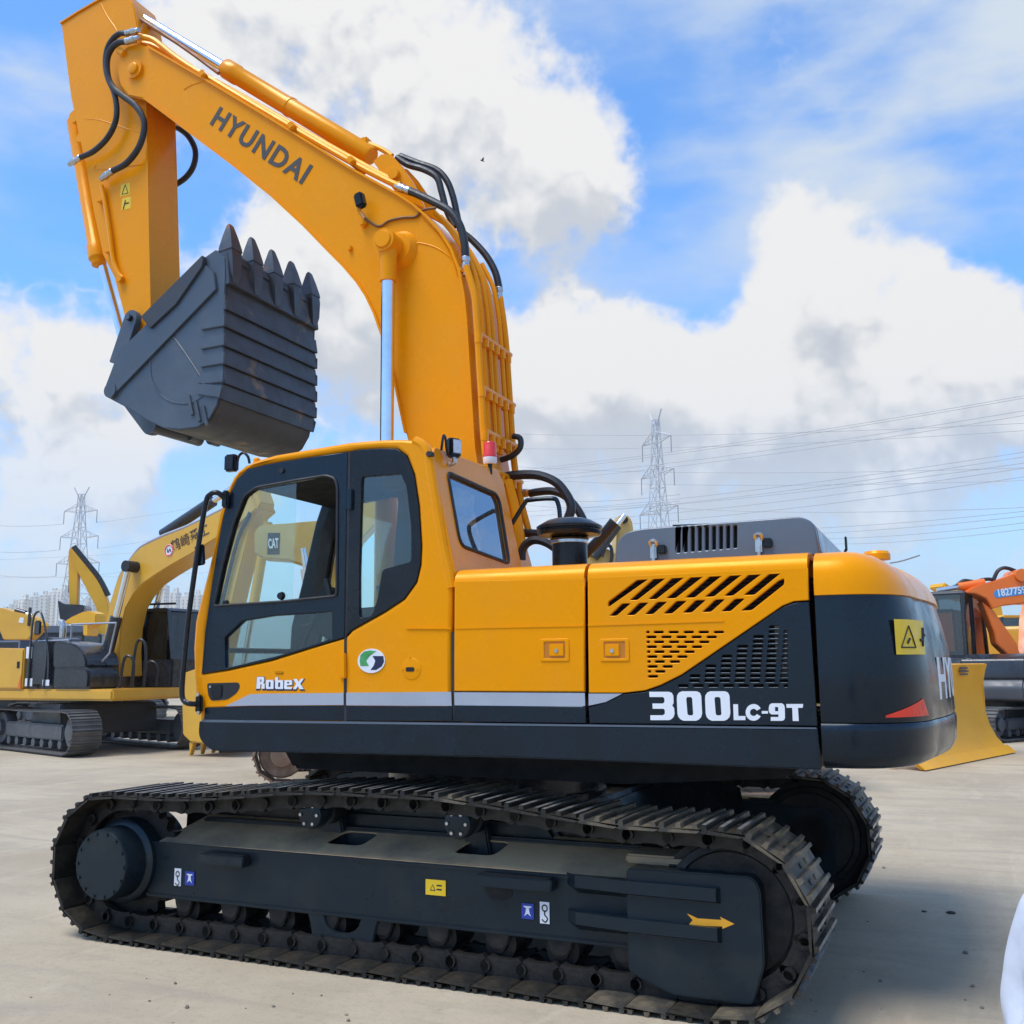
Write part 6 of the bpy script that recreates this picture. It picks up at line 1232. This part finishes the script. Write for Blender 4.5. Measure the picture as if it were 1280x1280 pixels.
def pylon(pxx, depth, H, base, arms, rot, label, name='transmission_tower'):
    o = atd(pxx, depth); root = E(name, o, rot); tag(root, label, 'pylon', 'transmission towers')
    hw = lambda z: base*(1-z/H)**1.15*.5 + .45
    lv = [H*(1-(1-i/11)**1.0) for i in range(12)]
    cor = ((1, 1), (-1, 1), (-1, -1), (1, -1))
    for sx, sy in cor: fin('leg', tube([(sx*hw(z), sy*hw(z), z) for z in lv], .11, 4, 0), GALV, root, None)
    bm = bmesh.new()
    for z0, z1 in zip(lv, lv[1:]):
        for i in range(4):
            (ax_, ay_), (bx2, by2) = cor[i], cor[(i+1) % 4]
            A_ = (ax_*hw(z0), ay_*hw(z0), z0); B_ = (bx2*hw(z1), by2*hw(z1), z1); C_ = (bx2*hw(z0), by2*hw(z0), z0); D_ = (ax_*hw(z1), ay_*hw(z1), z1)
            for p, q in ((A_, B_), (C_, D_), (D_, B_)): tube([p, q], .055, 4, 0, bm)
    br_ = fin('bracing', bm, GALV, root, None); br_['kind'] = 'stuff'
    tips = []
    for z, half in arms:
        for s in (-1, 1):
            bm = bmesh.new(); tip = Vector((s*half, 0, z+.3)); w = hw(z)
            for sy in (-1, 1):
                tube([(s*w, sy*w, z), tip], .075, 4, 0, bm); tube([(s*w, sy*w, z+1.7), tip], .075, 4, 0, bm)
                for f in (.3, .6): p = Vector((s*w, sy*w, z)).lerp(tip, f); q = Vector((s*w, sy*w, z+1.7)).lerp(tip, f); tube([p, q], .05, 4, 0, bm)
            fin('cross_arm', bm, GALV, root, None)
            fin('insulator', tube([tip, tip-Vector((0, 0, 2.9))], .08, 6, 0), mat('insulator_glass', (.22, .25, .26), .3) if 'insulator_glass' not in MATS else MATS['insulator_glass'], root, None)
            tips.append(Matrix.Translation(o) @ Matrix.Rotation(rot, 4, 'Z') @ (tip-Vector((0, 0, 2.9))))
    for s in (-1, 1): fin('earth_peak', tube([(s*.5, 0, H-1), (s*1.9, 0, H+1.6)], .14, 4, 0), GALV, root, None)
    return tips
pylon(829, 172, 43.5, 4.4, ((27.5, 6.0), (33.8, 5.2), (39.6, 4.6)), hdg(66), 'lattice pylon rising behind the engine hood')
LT = pylon(90, 230, 41.5, 6.5, ((25.5, 5.4), (31.5, 4.8), (37.4, 4.2)), hdg(12), 'lattice pylon with three wide arms at the left')
WIRE = mat('line_aluminium', (.42, .43, .45), .5, .4, None, 1)
wl_ = [(600, 592, 1300, 491), (600, 595, 1300, 494), (640, 598, 1300, 510), (640, 603, 1300, 516), (600, 541, 1300, 528), (600, 560, 1300, 537), (650, 640, 1300, 562), (650, 646, 1300, 568), (690, 640, 1300, 576), (690, 652, 1300, 582), (700, 660, 1300, 593), (640, 583, 1300, 584), (640, 598, 1300, 600), (800, 632, 1300, 633.5), (850, 662, 1300, 637), (870, 668, 1300, 643), (950, 672, 1300, 651), (980, 678, 1300, 659), (640, 620, 850, 618), (640, 628, 850, 626)]
wl_ += [(66, 632, -30, 655), (112, 637, 320, 618), (63, 665, -30, 688), (114, 670, 330, 646), (60, 698, -30, 716), (115, 703, 330, 682), (-20, 700, 330, 678), (-20, 722, 320, 712)]
for k, (x0, y0, x1, y1) in enumerate(wl_):
    d0 = 190 if k < 20 else 228; d1 = 110 if k < 20 else 215
    a_ = LT[(4, 5, 2, 3, 0, 1)[k-20]] if 20 <= k < 26 else CAM + ray(x0, y0)*d0; b_ = CAM + ray(x1, y1)*d1; P = []
    for i in range(17): t = i/16; p = a_.lerp(b_, t); p.z -= 4*t*(1-t)*(.9 if k < 20 else .5); P.append(p)
    w = fin('power_line', tube(P, .028 if k < 20 else .034, 4, 0), WIRE, None, None)
    ORD = ('topmost', 'second', 'third', 'fourth', 'fifth', 'sixth', 'seventh', 'eighth', 'ninth', 'tenth', 'eleventh', 'twelfth', 'thirteenth', 'fourteenth', 'fifteenth', 'sixteenth', 'seventeenth', 'eighteenth', 'nineteenth', 'twentieth')
    key_ = (lambda q: q[3]) if k < 20 else (lambda q: q[1]+q[3]); grp_ = sorted(wl_[:20] if k < 20 else wl_[20:], key=key_); rk = ORD[grp_.index(wl_[k])]
    tag(w, f'{rk} thin overhead line, counted downwards, ' + ('in the sky above the engine hood' if k < 20 else 'in the sky by the left pylon'), 'power line', 'overhead lines right' if k < 20 else 'overhead lines left')
# ------------------------------------------------------------------ small bird in the sky
bp_ = CAM + ray(603, 201)*30
bd = E('bird', bp_, .6); tag(bd, 'tiny dark bird flying right of the boom', 'bird')
BIRD = mat('bird_dark', (.03, .03, .035), .8)
fin('body', lathe([(-.07, .004), (-.05, .010), (0, .018), (.05, .013), (.075, .006), (.085, .002)], (0, 0, 0), (1, 0, .3), 10), BIRD, bd)
for s in (-1, 1):
    bm = bmesh.new(); v = [bm.verts.new(p) for p in ((.03, 0, .005), (.02, s*.06, .035), (-.01, s*.13, .05), (-.04, s*.05, .025), (-.02, 0, .0))]; bm.faces.new(v); g = bmesh.ops.extrude_face_region(bm, geom=bm.faces[:]); [setattr(q, 'co', q.co+Vector((0, 0, .004))) for q in g['geom'] if isinstance(q, bmesh.types.BMVert)]; fin('wing', bm, BIRD, bd, None)
# ------------------------------------------------------------------ bystander, only the shoulder reaches into the picture
SKIN = mat('skin', (.46, .27, .18), .55, 0, (.40, .22, .15), 9)
SHIRT = mat('white_shirt', (.58, .60, .65), .8, 0, (.52, .54, .60), 5, .4, .6, bump=.5, bscale=7)
TROU = mat('dark_trousers', (.03, .035, .05), .85, 0, None, 6); HAIR = mat('black_hair', (.012, .010, .010), .6); SHOEB = mat('shoe_leather', (.02, .018, .018), .4)
def skin_mesh(name, V, Ed, m, parent, sub=2, root=0, crease=0.0):
    me = bpy.data.meshes.new(name); me.from_pydata([v[0] for v in V], Ed, []); o = bpy.data.objects.new(name, me); COL.objects.link(o)
    s = o.modifiers.new('s', 'SKIN'); s.use_smooth_shade = True; q = o.modifiers.new('u', 'SUBSURF'); q.levels = sub; q.render_levels = sub
    if not me.skin_vertices: me.skin_vertices.new() if hasattr(me.skin_vertices, 'new') else None
    for i, v in enumerate(V): me.skin_vertices[0].data[i].radius = v[1] if isinstance(v[1], tuple) else (v[1], v[1])
    for i in range(len(V)): me.skin_vertices[0].data[i].use_root = (i == root)
    dg = bpy.context.evaluated_depsgraph_get(); ev = o.evaluated_get(dg); nm = bpy.data.meshes.new_from_object(ev); bpy.data.objects.remove(o); nm.materials.clear()
    if crease:                                             # folds of loose cloth
        nn = [v.normal.copy() for v in nm.vertices]
        for v, n_ in zip(nm.vertices, nn):
            p = v.co; k = pnoise(Vector((p.x*11, p.y*11, p.z*4.5+p.x*4))) + .45*pnoise(Vector((p.x*21+3, p.y*21, p.z*11)))
            v.co = p + n_*crease*k
    return fin_me(name, nm, m, parent, 80)
pp = atd(1490, 1.42); pr_ = E('person', pp, hdg(-78)); pr_.scale = (.97, .97, .97); tag(pr_, 'person in a white shirt standing beside the camera, only a shoulder in view', 'person')
# local: x forward (facing the machines), y to the person's left, z up
def body():
    V = [((0, 0, .92), (.13, .10)), ((0, 0, 1.05), (.125, .095)), ((.01, 0, 1.22), (.145, .105)), ((0, 0, 1.36), (.12, .09)), ((0, 0, 1.44), .052), ((.01, 0, 1.50), .052), ((.02, 0, 1.57), (.078, .092)), ((.02, 0, 1.65), (.075, .088)), ((.015, 0, 1.69), (.05, .06))]
    Ed = [(i, i+1) for i in range(8)]
    for s in (1, -1):
        n = len(V); V += [((0, s*.17, 1.345), .056), ((-.01, s*.215, 1.27), .050), ((-.02, s*.235, 1.08), .040), ((.02, s*.24, .90), .032), ((.04, s*.235, .82), .026), ((.05, s*.232, .77), (.040, .020))]
        Ed += [(3, n)]+[(n+i, n+i+1) for i in range(5)]
        for k in range(4):
            m_ = len(V); yy = s*(.262-.02*k); x0 = .085-.024*k
            V += [((x0-.005, s*.232, .735), .0095), ((x0+.005, s*.228, .70), .0085), ((x0+.004, s*.218, .672), .0075)]; Ed += [(n+5, m_), (m_, m_+1), (m_+1, m_+2)]
        m_ = len(V); V += [((.095, s*.215, .775), .011), ((.110, s*.205, .745), .009)]; Ed += [(n+5, m_), (m_, m_+1)]
        n = len(V); V += [((0, s*.095, .86), .088), ((.01, s*.10, .50), .058), ((-.01, s*.10, .28), .052), ((-.01, s*.10, .09), .038), ((.05, s*.105, .05), (.042, .035)), ((.14, s*.115, .035), (.042, .026))]
        Ed += [(0, n)]+[(n+i, n+i+1) for i in range(5)]
    return V, Ed
V, Ed = body(); bdy = skin_mesh('body', V, Ed, SKIN, pr_)
Vs = [((0, 0, .90), (.165, .125)), ((0, 0, 1.05), (.150, .112)), ((.01, 0, 1.22), (.165, .122)), ((0, 0, 1.37), (.135, .100)), ((0, 0, 1.425), (.070, .065))]; Es = [(i, i+1) for i in range(4)]
for s in (1, -1):
    n = len(Vs); Vs += [((0, s*.175, 1.345), .072), ((-.01, s*.222, 1.27), .068), ((-.02, s*.245, 1.14), .066), ((-.02, s*.250, 1.06), .066)]; Es += [(3, n), (n, n+1), (n+1, n+2), (n+2, n+3)]
skin_mesh('shirt', Vs, Es, SHIRT, pr_, 5, 0, .040)
Vt = [((0, 0, .95), (.150, .115)), ((0, 0, .88), (.145, .118))]; Et = [(0, 1)]
for s in (1, -1): n = len(Vt); Vt += [((0, s*.098, .78), .098), ((.01, s*.102, .50), .076), ((-.01, s*.102, .10), .064)]; Et += [(1, n), (n, n+1), (n+1, n+2)]
skin_mesh('trousers', Vt, Et, TROU, pr_)
for s in (1, -1): skin_mesh('shoe', [((-.05, s*.10, .045), (.045, .040)), ((.05, s*.105, .045), (.048, .038)), ((.16, s*.115, .035), (.045, .028))], [(0, 1), (1, 2)], SHOEB, pr_)
bm = bmesh.new(); bmesh.ops.create_uvsphere(bm, u_segments=20, v_segments=12, radius=1)
for v in list(bm.verts):
    v.co = Vector((v.co.x*.100-.005, v.co.y*.088, v.co.z*.110+1.625))
bmesh.ops.delete(bm, geom=[v for v in bm.verts if (v.co.x > .045 and v.co.z < 1.66) or v.co.z < 1.555], context='VERTS'); fin('hair', bm, HAIR, pr_, 80)
for s in (1, -1):
    fin('eye', lathe([(0, .003), (.004, .010), (.008, .004)], (.098, s*.032, 1.612), (1, 0, 0), 10), INK, pr_); fin('ear', box((.01, s*.085, 1.60), (.04, .018, .06), .008), SKIN, pr_)
fin('nose', prism([(.092, 1.615), (.094, 1.575), (.122, 1.572)], -.013, .013, .004), SKIN, pr_); fin('mouth', box((.096, 0, 1.545), (.008, .045, .008), .003), mat('lips', (.36, .14, .11), .5), pr_)

# ------------------------------------------------------------------ summer haze
HZ = bpy.data.materials.new('thin_haze'); HZ.use_nodes = True; t = HZ.node_tree; t.nodes.clear()
vo = t.nodes.new('ShaderNodeVolumePrincipled'); vo.inputs['Color'].default_value = (.97, .98, 1, 1); vo.inputs['Density'].default_value = .0003; vo.inputs['Anisotropy'].default_value = .2
oo = t.nodes.new('ShaderNodeOutputMaterial'); t.links.new(vo.outputs[0], oo.inputs['Volume'])
hz_ = fin('haze', box((0, 0, 59.5), (5300, 5300, 121)), HZ, None, None); tag(hz_, 'thin pale haze hanging over the whole yard', 'haze', None, 'stuff')
